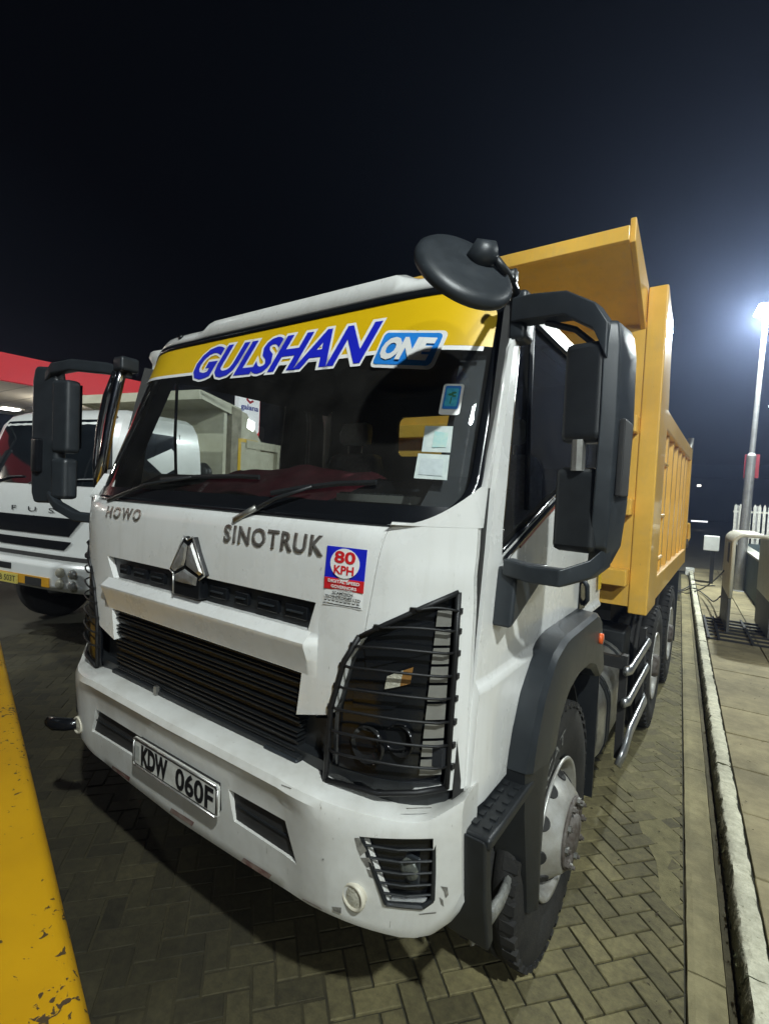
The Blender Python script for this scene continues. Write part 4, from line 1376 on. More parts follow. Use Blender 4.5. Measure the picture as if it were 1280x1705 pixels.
# --- wheels
TR = .53
def tyre_mesh(wd):
    h = wd / 2
    prof = [(.275, h * .72), (.30, h * .86), (.36, h * .97), (.42, h * 1.0), (.47, h * .97), (.505, h * .88), (.522, h * .78), (TR, h * .62), (TR, h * .34), (TR - .012, h * .32), (TR - .012, h * .24), (TR, h * .22), (TR, .012), (TR - .012, .008)]
    full = prof + [(r, -a) for r, a in reversed(prof)]
    return MB().lathe(full, 'x', (0, 0, 0), 64)
def make_wheel(sg, X, y, dual):
    w = empty('wheel', (sg * X, y, TR))
    w.parent = truck
    wd = .285
    t = tyre_mesh(wd)
    t.v = [(x - sg * wd / 2, yy, z) for x, yy, z in t.v]
    to = t.build('tyre', RUBBER, w, smooth=True)
    lug = MB()
    for k in range(44):
        a = 2 * PI * k / 44
        for s2 in (-1, 1):
            c = Vector((-sg * wd / 2 + s2 * .105, math.cos(a + .05 * s2) * (TR - .004), math.sin(a + .05 * s2) * (TR - .004)))
            tz = Vector((0, -math.sin(a), math.cos(a)))
            nz = Vector((0, math.cos(a), math.sin(a)))
            vs = []
            for px_, tt, nn in ((-.030, -.024, -.02), (.030, -.020, -.02), (.030, .020, -.02), (-.030, .024, -.02), (-.028, -.022, .006), (.026, -.018, .004), (.026, .018, .004), (-.028, .022, .006)):
                vs.append(tuple(c + Vector((px_, 0, 0)) + tz * tt + nz * nn))
            lug.add(vs, [(0, 3, 2, 1), (4, 5, 6, 7), (0, 1, 5, 4), (1, 2, 6, 5), (2, 3, 7, 6), (3, 0, 4, 7)])
    lg = lug.build('tread_lugs', RUBBER, w)
    lg['kind'] = 'stuff'
    if not dual:
        rp = [(.285, -.020), (.292, -.012), (.286, -.004), (.272, -.010), (.262, -.050), (.250, -.075), (.238, -.060), (.205, -.012), (.170, .030), (.158, .042), (.150, .044), (.12, .044)]
    else:
        rp = [(.285, -.020), (.292, -.012), (.286, -.004), (.272, -.010), (.262, -.060), (.252, -.13), (.235, -.165), (.19, -.17), (.14, -.165), (.12, -.12), (.10, -.11)]
    MB().lathe(rp, 'x', (0, 0, 0), 56, sg).build('rim', STEEL, w, smooth=True)
    for k in range(10):
        a = 2 * PI * k / 10 + .1
        r = .212 if not dual else .205
        d0 = -.024 if not dual else -.160
        m = MB().lathe([(.001, .007), (.028, .007), (.030, .005), (.030, -.01)], 'x', (0, 0, 0), 14, sg)
        # vent hole: dark dish lying on the sloping disc
        tilt = sg * (.92 if not dual else 0.05)
        R_ = Matrix.Rotation(a, 3, 'X') @ Matrix.Rotation(tilt, 3, 'Z')
        c = Vector((sg * d0, math.cos(a) * r, math.sin(a) * r))
        m.v = [tuple(R_ @ Vector(p) + c) for p in m.v]
        m.build('vent_hole', FRAME, w)
    if not dual:
        MB().lathe([(.142, .040), (.148, .050), (.143, .058), (.122, .058), (.116, .052), (.114, .03)], 'x', (0, 0, 0), 40, sg).build('hub_ring', RUST, w, smooth=True)
        MB().lathe([(.118, .035), (.086, .038), (.080, .060), (.070, .072), (.03, .078), (.0005, .078)], 'x', (0, 0, 0), 32, sg).build('hub_cap', RUST, w, smooth=True)
        rb, d1, L = .130, .056, .024
    else:
        MB().lathe([(.125, -.165), (.10, -.13), (.098, .0), (.085, .02), (.0005, .022)], 'x', (0, 0, 0), 32, sg).build('hub_cap', RUST, w, smooth=True)
        rb, d1, L = .155, -.168, .05
    for k in range(10):
        a = 2 * PI * k / 10
        MB().cyl((0, math.cos(a) * rb, math.sin(a) * rb), 'x', .0145, *sorted((sg * d1, sg * (d1 + L * .6))), 6).build('wheel_nut', ALU if k % 3 else RUST, w)
        MB().cyl((0, math.cos(a) * rb, math.sin(a) * rb), 'x', .008, *sorted((sg * (d1 + L * .6), sg * (d1 + L))), 8).build('wheel_stud', RUST, w)
    if dual:
        t2 = tyre_mesh(wd)
        t2.v = [(x - sg * (wd * 1.5 + .045), yy, z) for x, yy, z in t2.v]
        t2.build('tyre', RUBBER, w, smooth=True)
        # raised sidewall letters
    nm = 'BACAT'
    cnt = text_width(nm, 1.0)
    def ringtext(x, z):
        a = PI / 2 - (x - .5) * (1.0) + (.55 if sg > 0 else 0)
        r = .395 + z * .055
        xo = sg * .0025
        return (xo, -sg * math.cos(a) * r * -1, math.sin(a) * r)
    mt_ = fit_text(nm, 0, 1, 0, 1, ringtext)
    o = mt_.build('tyre_lettering', mat('worn_white_rubber', (.30, .30, .28), .8, col2=(.05, .05, .05), scale=40), w)
    return w
make_wheel(1, 1.182, 1.05, False)
make_wheel(-1, 1.182, 1.05, False)
for y in (3.80, 5.15):
    make_wheel(1, 1.262, y, True)
    make_wheel(-1, 1.262, y, True)

# --- mirrors
def cowl(sg, secs, name='mirror_housing', mt=GREYP, par=None, bevel=.02):
    return MB().loft([[(sg * x, y, z) for x, y, z in s_] for s_ in secs]).build(name, mt, par or truck, bevel=bevel, seg=3)
def near_mirror():
    sg = 1
    # deep outer cowl, hollow towards the cab
    secs = []
    for z, y0, y1, xo in ((1.772, .42, .50, 1.400), (1.83, .35, .545, 1.418), (1.95, .325, .555, 1.426), (2.20, .32, .555, 1.430), (2.40, .32, .545, 1.427), (2.455, .325, .53, 1.420), (2.475, .335, .50, 1.412)):
        secs.append([(xo - .045, y0 + .01, z), (xo, y0 + .03, z), (xo + .016, y1 - .03, z), (xo + .006, y1, z), (xo - .024, y1 + .005, z), (xo - .034, y0 + .06, z)])
    h = cowl(sg, secs, bevel=.008)
    MB().box(1.430, 1.4480, .375, .50, 1.98, 2.20).build('housing_pocket', FRAME, h, bevel=.004)
    MB().loft([[(1.275, .345, z), (1.392, .33, z), (1.40, .41, z), (1.285, .42, z)] for z in (2.13, 2.16, 2.33, 2.40, 2.42)]).build('mirror_back', BLACK, h, bevel=.02)
    MB().add([(1.285, .424, 2.15), (1.39, .405, 2.15), (1.39, .405, 2.40), (1.285, .424, 2.40)], [(0, 1, 2, 3)]).build('mirror_glass', MIRROR, h)
    MB().loft([[(1.262, .365, z), (1.390, .345, z), (1.395, .43, z), (1.275, .44, z)] for z in (1.81, 1.83, 2.03, 2.06)]).build('mirror_back', BLACK, h, bevel=.02)
    MB().add([(1.28, .446, 1.83), (1.385, .426, 1.83), (1.385, .426, 2.05), (1.28, .446, 2.05)], [(0, 1, 2, 3)]).build('mirror_glass', MIRROR, h)
    MB().tube([(1.33, .36, 2.05), (1.33, .355, 2.14)], .02, 8).build('mirror_joint', ALU, h)
    # arms
    def arm(name, pts, w, d):
        m = MB()
        loops = []
        for i, (x, y, z) in enumerate(pts):
            ww, dd = (w[i] if isinstance(w, list) else w), d
            loops.append([(x, y - dd, z - ww), (x + .012, y + dd, z - ww), (x + .012, y + dd, z + ww), (x, y - dd, z + ww)])
        return m.loft(loops).build(name, GREYP, h, bevel=.006, seg=2)
    arm('mirror_arm', [(1.085, .425, 2.565), (1.16, .405, 2.558), (1.27, .375, 2.540), (1.355, .36, 2.485), (1.395, .36, 2.41)], [.040, .040, .036, .038, .05], .034)
    arm('mirror_arm', [(1.13, .355, 1.745), (1.22, .33, 1.735), (1.31, .33, 1.735), (1.38, .38, 1.765), (1.41, .42, 1.80)], [.026, .026, .026, .028, .03], .026)
    MB().tube([(1.20, .40, 2.51), (1.29, .40, 2.475), (1.35, .40, 2.42)], .010, 6).build('mirror_stay', BLACK, h)
    m = MB().loft([[(1.075, .395, z), (1.135, .395, z), (1.135, .485, z), (1.085, .485, z)] for z in (2.47, 2.50, 2.60, 2.63)])
    m.build('mirror_mount', GREYP, h, bevel=.015)
near_mirror()
def far_mirror():
    sg = -1
    secs = []
    for z, x0, x1 in ((1.80, 1.62, 1.70), (1.86, 1.55, 1.735), (2.0, 1.53, 1.74), (2.3, 1.53, 1.74), (2.52, 1.54, 1.735), (2.58, 1.56, 1.71), (2.60, 1.58, 1.68)):
        secs.append([(x0, .12, z), (x1 - .03, .06, z), (x1, .10, z), (x1, .17, z), (x1 - .04, .20, z), (x0, .18, z)])
    h = cowl(sg, secs)
    MB().box(-1.70, -1.62, .055, .10, 1.98, 2.18).build('housing_pocket', BLK2, h, bevel=.01)
    MB().loft([[(-1.44, .14, z), (-1.55, .10, z), (-1.55, .20, z), (-1.44, .22, z)] for z in (2.10, 2.13, 2.42, 2.50, 2.52)]).build('mirror_back', GREYP, h, bevel=.02)
    MB().add([(-1.445, .225, 2.13), (-1.54, .205, 2.13), (-1.54, .205, 2.50), (-1.445, .225, 2.50)], [(0, 1, 2, 3)]).build('mirror_glass', MIRROR, h)
    MB().loft([[(-1.46, .14, z), (-1.55, .10, z), (-1.55, .20, z), (-1.46, .22, z)] for z in (1.83, 1.85, 2.04, 2.07)]).build('mirror_back', GREYP, h, bevel=.02)
    m = MB()
    pts = [(-1.10, .31, 2.56), (-1.22, .26, 2.585), (-1.40, .16, 2.60), (-1.54, .12, 2.585), (-1.62, .12, 2.54)]
    m.loft([[(x, y - .03, z - .035), (x, y + .03, z - .035), (x, y + .03, z + .03), (x, y - .03, z + .03)] for x, y, z in pts])
    m.build('mirror_arm', GREYP, h, bevel=.012)
    m = MB()
    pts = [(-1.12, .33, 1.73), (-1.22, .28, 1.725), (-1.38, .18, 1.735), (-1.50, .13, 1.79), (-1.58, .12, 1.85)]
    m.loft([[(x, y - .024, z - .028), (x, y + .024, z - .028), (x, y + .024, z + .028), (x, y - .024, z + .028)] for x, y, z in pts])
    m.build('mirror_arm', GREYP, h, bevel=.01)
    MB().loft([[(-1.06, .25, z), (-1.16, .25, z), (-1.16, .36, z), (-1.07, .36, z)] for z in (2.56, 2.58, 2.62, 2.64)]).build('mirror_mount', GREYP, h, bevel=.015)
    # chrome weather shield standing off the far door
    MB().loft([[(x, y - .012, z), (x - w, y - .02, z), (x - w, y + .02, z), (x, y + .03, z)] for x, y, z, w in ((-1.165, .20, 1.93, .03), (-1.150, .215, 2.10, .045), (-1.130, .235, 2.30, .05), (-1.105, .262, 2.50, .05), (-1.092, .28, 2.60, .05))]).build('weather_shield', mat('bright_chrome', (.8, .8, .78), .12, 1.0, var=.1), truck, smooth=True)
    MB().tube([(-1.185, .19, 1.92), (-1.225, .20, 2.05), (-1.235, .22, 2.25), (-1.215, .24, 2.42), (-1.15, .26, 2.56)], .011, 8, ry=.018).build('weather_shield_rim', BLK2, truck, smooth=True)
far_mirror()
# round look-down mirror at the top corner
Rn = Matrix(CAM_R)
nrm = (Rn @ Vector((.346, .52, .78))).normalized()
C0 = Vector((1.098, .035, 2.555))
tu = nrm.cross(Vector((0, 0, 1))).normalized()
tv = nrm.cross(tu)
m = MB()
loops = []
for r, h in ((.001, .016), (.06, .0155), (.11, .014), (.128, .010), (.139, .0), (.142, -.012), (.139, -.020), (.132, -.022), (.001, -.010)):
    loops.append([tuple(C0 + tu * (r * math.cos(2 * PI * k / 40)) + tv * (r * math.sin(2 * PI * k / 40)) + nrm * h) for k in range(40)])
m.loft(loops, cap=False)
rm = m.build('round_mirror', GREYP, truck, smooth=True)
loops = []
for r, h in ((.001, -.028), (.07, -.026), (.12, -.0225)):
    loops.append([tuple(C0 + tu * (r * math.cos(2 * PI * k / 40)) + tv * (r * math.sin(2 * PI * k / 40)) + nrm * h) for k in range(40)])
m = MB().loft(loops, cap=False)
m.build('mirror_glass', MIRROR, rm, smooth=True)
rgt = Rn @ Vector((1, 0, 0))
upc = Rn @ Vector((0, 1, 0))
av = rgt * .060 + upc * .060
cp = C0 + (av - nrm * av.dot(nrm)) + nrm * .028
MB().tube([tuple(cp - rgt * .034 - upc * .026), tuple(cp - rgt * .006), tuple(cp + rgt * .03 + upc * .004)], [.026, .040, .028], 10).build('mirror_clamp', GREYP, rm, smooth=True)
MB().tube([tuple(cp + rgt * .02), tuple(cp + rgt * .055 - upc * .045), (1.105, .33, 2.64), (1.10, .41, 2.615)], .012, 8).build('mirror_arm', BLACK, rm, smooth=True)
MB().cyl((1.105, .32, 2.64), 'x', .020, -.02, .02, 12).build('arm_joint', BLACK, rm, smooth=True)

# --- chassis
ch = MB().box(-.48, -.38, .25, 6.5, .78, 1.04).box(.38, .48, .25, 6.5, .78, 1.04).build('chassis_rail', FRAME, truck)
for y in (.4, 1.5, 2.4, 3.2, 4.4, 5.8, 6.4):
    MB().box(-.38, .38, y, y + .1, .82, 1.0).build('cross_member', FRAME, ch)
MB().box(-.36, .36, .35, 1.5, .46, 1.15).build('engine', FRAME, truck, bevel=.05)
MB().tube([(-1.0, 1.05, .50), (-.6, 1.05, .44), (.6, 1.05, .44), (1.0, 1.05, .50)], .06, 8).build('front_axle', FRAME, truck)
for y in (3.80, 5.15):
    MB().tube([(-1.1, y, TR), (-.25, y, TR), (-.2, y, TR), (.2, y, TR), (.25, y, TR), (1.1, y, TR)], [.09, .09, .2, .2, .09, .09], 12).build('rear_axle', FRAME, truck)
MB().box(-.9, .9, 1.98, 2.06, .95, 1.22).build('cab_mount', FRAME, truck)
# tank and side guard on the near side, mirrored on the far side
for sg in (1, -1):
    pr = rrect(.62, 1.165, .30, .92, .22, n=7)
    tk = MB()
    tk.loft([[(sg * x, y, z) for x, z in shrink(pr, k)] for y, k in ((2.00, .90), (2.03, .98), (2.06, 1.0), (2.86, 1.0), (2.89, .98), (2.91, .9))])
    tk = tk.build('tank', ALU, truck, smooth=False)
    shade_angle(tk, 40)
    for y in (2.10, 2.16, 2.74):
        q = shrink(pr, 1.03)
        MB().loft([[(sg * x, yy, z) for x, z in q] for yy in (y, y + .035)]).build('tank_strap', BLACK, tk)
    gd = MB()
    for i, (z, y1) in enumerate(((.905, 3.18), (.705, 3.18))):
        MB().tube([(sg * 1.24, 2.20, z + .012), (sg * 1.262, 2.26, z + .01), (sg * 1.262, y1 - .05, z - .01), (sg * 1.24, y1, z - .012)], .018, 8, ry=.032).build('side_guard_rail', CHROME if False else mat('guard_rail_grey', (.42, .43, .44), .3, .8, var=.2), truck, smooth=True)
    MB().tube([(sg * 1.24, 2.14, .345), (sg * 1.262, 2.20, .415), (sg * 1.262, 2.42, .468), (sg * 1.262, 3.10, .448), (sg * 1.24, 3.22, .44)], .018, 8, ry=.034).build('side_guard_rail', mat('guard_rail_grey', (.42, .43, .44), .3, .8), truck, smooth=True)
    for y in (2.24, 3.10):
        MB().box(*sorted((sg * 1.20, sg * 1.243)), y, y + .06, .34, 1.0).build('guard_post', FRAME, truck)
    MB().box(*sorted((sg * .5, sg * 1.22)), 2.22, 2.27, .92, .99).build('guard_bracket', FRAME, truck)
    # battery box and air tanks between the wheels
    MB().box(*sorted((sg * .62, sg * 1.12)), 2.95, 3.24, .50, .98).build('battery_box', BLACK, truck, bevel=.02)
    MB().box(*sorted((sg * .70, sg * 1.26)), 5.80, 5.815, .30, 1.16).build('mudflap', BLACK, truck)

# --- yellow dump body
body = MB()
body.box(-1.14, 1.14, 2.86, 6.58, 1.20, 1.26)
db = body.build('dump_floor', YEL, truck)
for sg in (1, -1):
    MB().box(*sorted((sg * 1.10, sg * 1.14)), 2.90, 6.56, 1.26, 2.66).build('side_wall', YEL, db)
    MB().box(*sorted((sg * 1.10, sg * 1.262)), 3.30, 6.60, 2.56, 2.712).build('top_rail', YEL, db, bevel=.012)
    MB().box(*sorted((sg * 1.12, sg * 1.262)), 3.20, 6.60, 1.185, 1.375).build('bottom_rail', YEL, db, bevel=.012)
    for y in (3.86, 4.36, 4.86, 5.36, 5.86, 6.26):
        MB().prism([(1.14, y - .07), (1.235, y - .045), (1.235, y + .045), (1.14, y + .07)], 'z', 1.372, 2.563).build('rib', YEL, db) if sg > 0 else MB().prism([(1.14, y - .07), (1.235, y - .045), (1.235, y + .045), (1.14, y + .07)], 'z', 1.372, 2.563).flipx().build('rib', YEL, db)
    for z in (2.30, 1.86, 1.50):
        MB().tube([(sg * 1.235, 3.30, z), (sg * 1.235, 3.82, z)], .016, 8).build('ladder_rung', YEL, db, smooth=True)
    # tall front corner post
    m = MB().prism([(2.83, 1.150), (2.83, 3.505), (3.20, 3.36), (3.33, 2.76), (3.33, 1.150)], 'x', *sorted((sg * 1.138, sg * 1.266)))
    m.build('corner_post', YEL, db, bevel=.012)
    # cheek of the cab guard
    MB().prism([(2.20, 3.70), (2.215, 3.56), (2.86, 3.20), (2.86, 3.52)], 'x', *sorted((sg * 1.10, sg * 1.135))).build('guard_cheek', YEL, db, bevel=.006)
    # tail hinge and latch
    MB().tube([(sg * 1.235, 6.64, 2.60), (sg * 1.235, 6.64, 2.86)], .035, 10).build('hinge_post', ALU, db, smooth=True)
    MB().box(*sorted((sg * 1.12, sg * 1.262)), 6.575, 6.68, 1.18, 2.70).build('rear_post', YEL, db, bevel=.01)
    MB().tube([(sg * 1.20, 6.68, 1.72), (sg * 1.27, 6.78, 1.70), (sg * 1.28, 6.80, 1.52), (sg * 1.24, 6.74, 1.40)], .022, 8).build('tail_latch', YEL, db, smooth=True)
    MB().cyl((sg * 1.25, 6.76, 1.44), 'x', .06, -.03, .03, 14).build('latch_pivot', RUST, db, smooth=True)
MB().box(-1.14, 1.14, 2.84, 2.90, 1.20, 3.26).build('head_board', YEL, db)
for z in (2.52, 1.93, 1.42):
    MB().box(-1.135, 1.135, 2.70, 2.84, z - .06, z + .06).build('head_board_rib', YEL, db, bevel=.01)
m = MB().loft([[(x, 2.20, 3.56), (x, 2.90, 3.22), (x, 2.90, 3.26), (x, 2.20, 3.60)] for x in (-1.10, 1.10)])
m.build('cab_guard', YEL, db)
MB().box(-1.105, 1.105, 2.17, 2.205, 3.555, 3.645).build('cab_guard_lip', YEL, db, bevel=.005)
MB().box(-1.14, 1.14, 6.56, 6.62, 1.22, 2.62).build('tail_gate', YEL, db)
MB().box(-1.0, 1.0, 3.0, 6.5, 1.04, 1.20).build('body_subframe', FRAME, db)
MB().box(-.45, .45, 2.95, 3.2, .9, 2.2).build('hoist', FRAME, db)

# ------------------------------------------------------------------ lamps
def lamp_light(loc, power, rad, col, parent=None):
    ld = bpy.data.lights.new('lamp_light', 'POINT')
    ld.energy = power
    ld.shadow_soft_size = rad
    ld.color = col
    o = bpy.data.objects.new('lamp_light', ld)
    COL.objects.link(o)
    o.location = loc
    o.parent = parent
    return o
GALV = mat('galvanised_pole', (.40, .40, .39), .5, .4, col2=(.28, .28, .27), scale=6)
LAMPCOL = (.92, 1.0, .985)
def street_lamp(loc, h, dirv, power, label, group=None, strength=120.0, headlen=.55, lens=1.0):
    r = empty('street_lamp', loc, label=label, cat='street lamp', group=group)
    MB().lathe([(.001, 0), (.13, 0), (.13, .02), (.095, .03), (.088, h * .42), (.085, h * .5), (.055, h * .51), (.045, h), (.001, h)], 'z', (0, 0, 0), 16).build('pole', GALV, r, smooth=False)
    d = Vector((dirv[0], dirv[1], 0)).normalized()
    s = Vector((-d.y, d.x, 0))
    hd = []
    for t, w, th in ((-.06, .05, .05), (.05, .09, .06), (headlen * .6, .13, .075), (headlen, .10, .05)):
        c = d * t + Vector((0, 0, h + .06))
        hd.append([tuple(c - s * w), tuple(c + s * w), tuple(c + s * w * .7 + Vector((0, 0, th))), tuple(c - s * w * .7 + Vector((0, 0, th)))])
    head = MB().loft(hd).build('lamp_head', GALV, r, bevel=.01)
    c = d * (headlen * .58) + Vector((0, 0, h + .045))
    q = MB()
    sl_, dl_ = s, d
    s, d = s * lens, d * lens
    q.add([tuple(c - s * .10 - d * .18), tuple(c + s * .10 - d * .18), tuple(c + s * .10 + d * .18), tuple(c - s * .10 + d * .18),
           tuple(c - s * .08 - d * .15 - Vector((0, 0, .05))), tuple(c + s * .08 - d * .15 - Vector((0, 0, .05))), tuple(c + s * .08 + d * .15 - Vector((0, 0, .05))), tuple(c - s * .08 + d * .15 - Vector((0, 0, .05)))],
          [(4, 5, 6, 7), (0, 1, 5, 4), (1, 2, 6, 5), (2, 3, 7, 6), (3, 0, 4, 7)])
    q.build('lamp_lens', emit('lamp_lens_%d' % int(strength), LAMPCOL, strength), head)
    if power:
        lamp_light(tuple(c - Vector((0, 0, .16))), power, .10, LAMPCOL, r)
    return r
bl_ = street_lamp((1.99, 12.3, .1), 6.0, (.1, -1), P_BACK, 'tall street lamp shining beside the fence behind the truck', lens=2.1)
bl_.rotation_euler = (0, .020, 0)
street_lamp((5.35, -3.15, .1), 6.9, (-.72, .7), P_KEY, 'street lamp on a tall grey pole on the right, beside the camera', headlen=.6)
street_lamp((7.0, 6.4, .1), 6.9, (-1, 0), P_SIDE_FILL, 'unseen street lamp added to brighten the side of the tipper body')
street_lamp((9.1, -7.1, .1), 6.4, (-.72, .7), P_KEY2, 'street lamp on a grey pole on the right, well behind the camera', headlen=.6)
fl0 = street_lamp((-8.2, -4.2, 0), 7.6, (.7, .7), 0, 'forecourt flood lamp on a grey pole in front of the left truck', strength=40)
sp_ = bpy.data.lights.new('flood_light', 'SPOT')
sp_.energy = P_FRONT
sp_.spot_size = math.radians(44)
sp_.spot_blend = .45
sp_.shadow_soft_size = .12
sp_.color = LAMPCOL
so_ = bpy.data.objects.new('flood_light', sp_)
COL.objects.link(so_)
so_.parent = fl0
so_.location = (.25, .25, 7.42)
so_.rotation_euler = Vector((2.9 - .25, 6.0 - .25, 2.6 - 7.42)).to_track_quat('-Z', 'Y').to_euler()
# farther lamps on the road
street_lamp((3.55, 30.0, 0), 7.0, (-1, 0), 0, 'small distant street lamp at the right edge, beyond the fence', strength=25)

# red plate on the lamp pole
rp_ = MB().box(1.93, 2.20, 12.42, 12.435, 2.62, 3.14).build('red_sign', mat('dull_red_plate', (.30, .02, .03), .6))
tag(rp_, 'small red rectangular sign fixed to the street lamp pole', 'sign')

# ------------------------------------------------------------------ fence on a low wall
FN, FS0, FS1 = 1.21, 8.9, 14.2
wall = MB()
kbox(wall, FN, FN + .16, FS0, FS1 - .06, .05, .96)
wall.build('plinth_wall', mat('slate_wall_paint', (.10, .135, .14), .8, col2=(.07, .095, .10), scale=4, bump=.2, bscale=20))
wo_ = bpy.data.objects['plinth_wall']
tag(wo_, 'low slate-grey plinth wall under the white picket fence', 'wall')
cp_ = MB()
kbox(cp_, FN - .03, FN + .19, FS0, FS1 - .06, .962, 1.0)
cp_.build('coping', mat('pale_coping', (.5, .5, .44), .8, var=.3), wo_)
FW = mat('white_fence_paint', (.70, .70, .64), .5, col2=(.5, .5, .44), scale=12)
fence = empty('picket_fence', K(FN + .08, 11, 1.0), label='white palisade picket fence standing on the slate wall', cat='fence')
def floc(m):
    m.v = [(x - fence.location.x, y - fence.location.y, z - 1.0) for x, y, z in m.v]
    return m
n_p = FN - .05
while n_p < FN + 2.6:
    m = MB()
    a, b, s0_, s1_ = n_p - .03, n_p + .03, FS1, FS1 + .025
    m.add([K(a, s0_, 1.0), K(b, s0_, 1.0), K(b, s0_, 1.98), K(n_p, s0_, 2.06), K(a, s0_, 1.98), K(a, s1_, 1.0), K(b, s1_, 1.0), K(b, s1_, 1.98), K(n_p, s1_, 2.06), K(a, s1_, 1.98)],
          [(0, 1, 2, 3, 4), (9, 8, 7, 6, 5), (0, 5, 6, 1), (1, 6, 7, 2), (2, 7, 8, 3), (3, 8, 9, 4), (4, 9, 5, 0)])
    floc(m).build('picket', FW, fence)
    n_p += .105
for z in (1.14, 1.82):
    m = MB()
    kbox(m, FN - .1, FN + 2.7, FS1 + .027, FS1 + .06, z, z + .05)
    floc(m).build('fence_rail', FW, fence)
for sp in (FN - .02, FN + .42, FN + 1.8):
    m = MB()
    kbox(m, sp - .05, sp + .05, FS1 + .062, FS1 + .14, .97, 2.02)
    floc(m).build('fence_post', GALV, fence)
m = MB()
kbox(m, FN - .1, FN + 2.7, FS1 - .05, FS1 + .16, .05, .995)
floc(m).build('fence_footing', MATS['slate_wall_paint'], fence)

# ------------------------------------------------------------------ bent sheet barrier on the pavement
CREAM = mat('cream_sheet_steel', (.74, .71, .58), .4, col2=(.62, .59, .47), scale=5)
SHADED = mat('shaded_lower_half', (.10, .10, .095), .6, var=.25, scale=6)  # dark tone puts the shadow on the lower half into the colour
BL, BR, BS0, BS1, BH = .565, 1.045, 6.55, 7.95, 1.565
barrier = empty('pavement_barrier', K((BL + BR) / 2, BS0, .11), label='cream arch-shaped sheet metal barrier with its lower half coloured dark as shade on the pavement', cat='barrier')
def bloc(m):
    m.v = [(x - barrier.location.x, y - barrier.location.y, z - .11) for x, y, z in m.v]
    return m
arc = [(BL, .64)] + [(BL + .14 - .14 * math.cos(a), BH - .14 + .14 * math.sin(a)) for a in [PI / 2 * i / 8 for i in range(9)]] + [(BR - .14 + .14 * math.sin(a), BH - .14 + .14 * math.cos(a)) for a in [PI / 2 * i / 8 for i in range(9)]] + [(BR, .64)]
m = MB()
m.loft([[K(n, s, z) for n, z in arc] for s in (BS0, BS1)], cap=False, closed=False)
bloc(m).build('arch_sheet', CREAM, barrier, solid=.035, soff=0)
for nn in (BL, BR):
    m = MB()
    kbox(m, nn - .016, nn + .016, BS0 + .005, BS1 - .005, .11, .637)
    bloc(m).build('shaded_panel', SHADED, barrier)
m = MB()
m.tube([K(n, BS0 - .004, z) for n, z in arc], .026, 8)
bloc(m).build('arch_rim', CREAM, barrier, smooth=True)
m = MB()
kbox(m, BL - .022, BL - .0165, BS0 + .35, BS0 + .62, 1.12, 1.42)
bloc(m).build('slot_plate', BLACK, barrier)
# cast shadow of a grate built as dark bars on the pavement
lattice = empty('lattice_shadow', K(.7, 6.6, .112), label='dark bars as the shadow of a grate lying on the pavement under the cream barrier', cat='lattice')
def gloc(m):
    m.v = [(x - lattice.location.x, y - lattice.location.y, z - .112) for x, y, z in m.v]
    return m
for i in range(7):
    m = MB()
    sg_ = 6.05 + i * .24
    kbox(m, .30, 1.10, sg_, sg_ + .045, .113, .135)
    gloc(m).build('shadow_bar', FRAME, lattice)
for nn in (.30, .42, .80, 1.07):
    m = MB()
    kbox(m, nn, nn + .03, 6.0, 7.6, .1355, .15)
    gloc(m).build('shadow_bar', FRAME, lattice)
# cables trailing over the kerb
CAB = mat('black_cable', (.02, .02, .02), .6)
for i, pts in enumerate(([K(.545, 7.6, .92), K(.48, 8.6, .62), K(.34, 9.8, .26), K(.12, 10.5, .03), K(-.06, 10.7, .015), K(-.20, 10.3, .015)],
                         [K(.545, 7.9, .45), K(.50, 8.8, .20), K(.42, 9.8, .14), K(.24, 10.6, .145), K(.05, 10.9, .02), K(-.12, 10.5, .014)],
                         [K(.66, 11.5, .13), K(.42, 11.3, .13), K(.25, 11.2, .15), K(.02, 11.0, .02), K(-.2, 10.7, .014)])):
    # smooth the path
    P_ = [Vector(p) for p in pts]
    sm = []
    for a in range(len(P_) - 1):
        p0, p1, p2, p3 = P_[max(0, a - 1)], P_[a], P_[a + 1], P_[min(len(P_) - 1, a + 2)]
        for t in (0, .25, .5, .75):
            sm.append(tuple(.5 * ((2 * p1) + (p2 - p0) * t + (2 * p0 - 5 * p1 + 4 * p2 - p3) * t * t + (3 * p1 - p0 - 3 * p2 + p3) * t ** 3)))
    sm.append(tuple(P_[-1]))
    o = MB().tube(sm, .012, 6).build('cable', CAB, smooth=True)
    tag(o, ('black cable drooping from the cream barrier down over the kerb', 'black cable lying across the kerb below the drooping one', 'black cable lying farthest back across the kerb')[i], 'cable', 'cables over the kerb')
# white cabinet on a post
cab_ = empty('meter_cabinet', (1.45, 13.0, 0), label='small white box on a dark post behind the barrier', cat='cabinet')
MB().box(-.18, .13, -.12, .14, .90, 1.25).build('box', mat('white_box_paint', (.68, .70, .66), .5, var=.12), cab_, bevel=.015)
MB().box(.131, .138, -.10, .12, .93, 1.22).build('box_door', GALV, cab_)
MB().box(-.02, .06, -.02, .06, .0, .9).build('post', FRAME, cab_)
# block at the far end of the kerb
kb = MB()
kbox(kb, .10, .32, 13.95, 14.3, 0, .20)
kbo = kb.build('kerb_end_block', FW, bevel=.02)
tag(kbo, 'white painted block at the far end of the kerb', 'block')

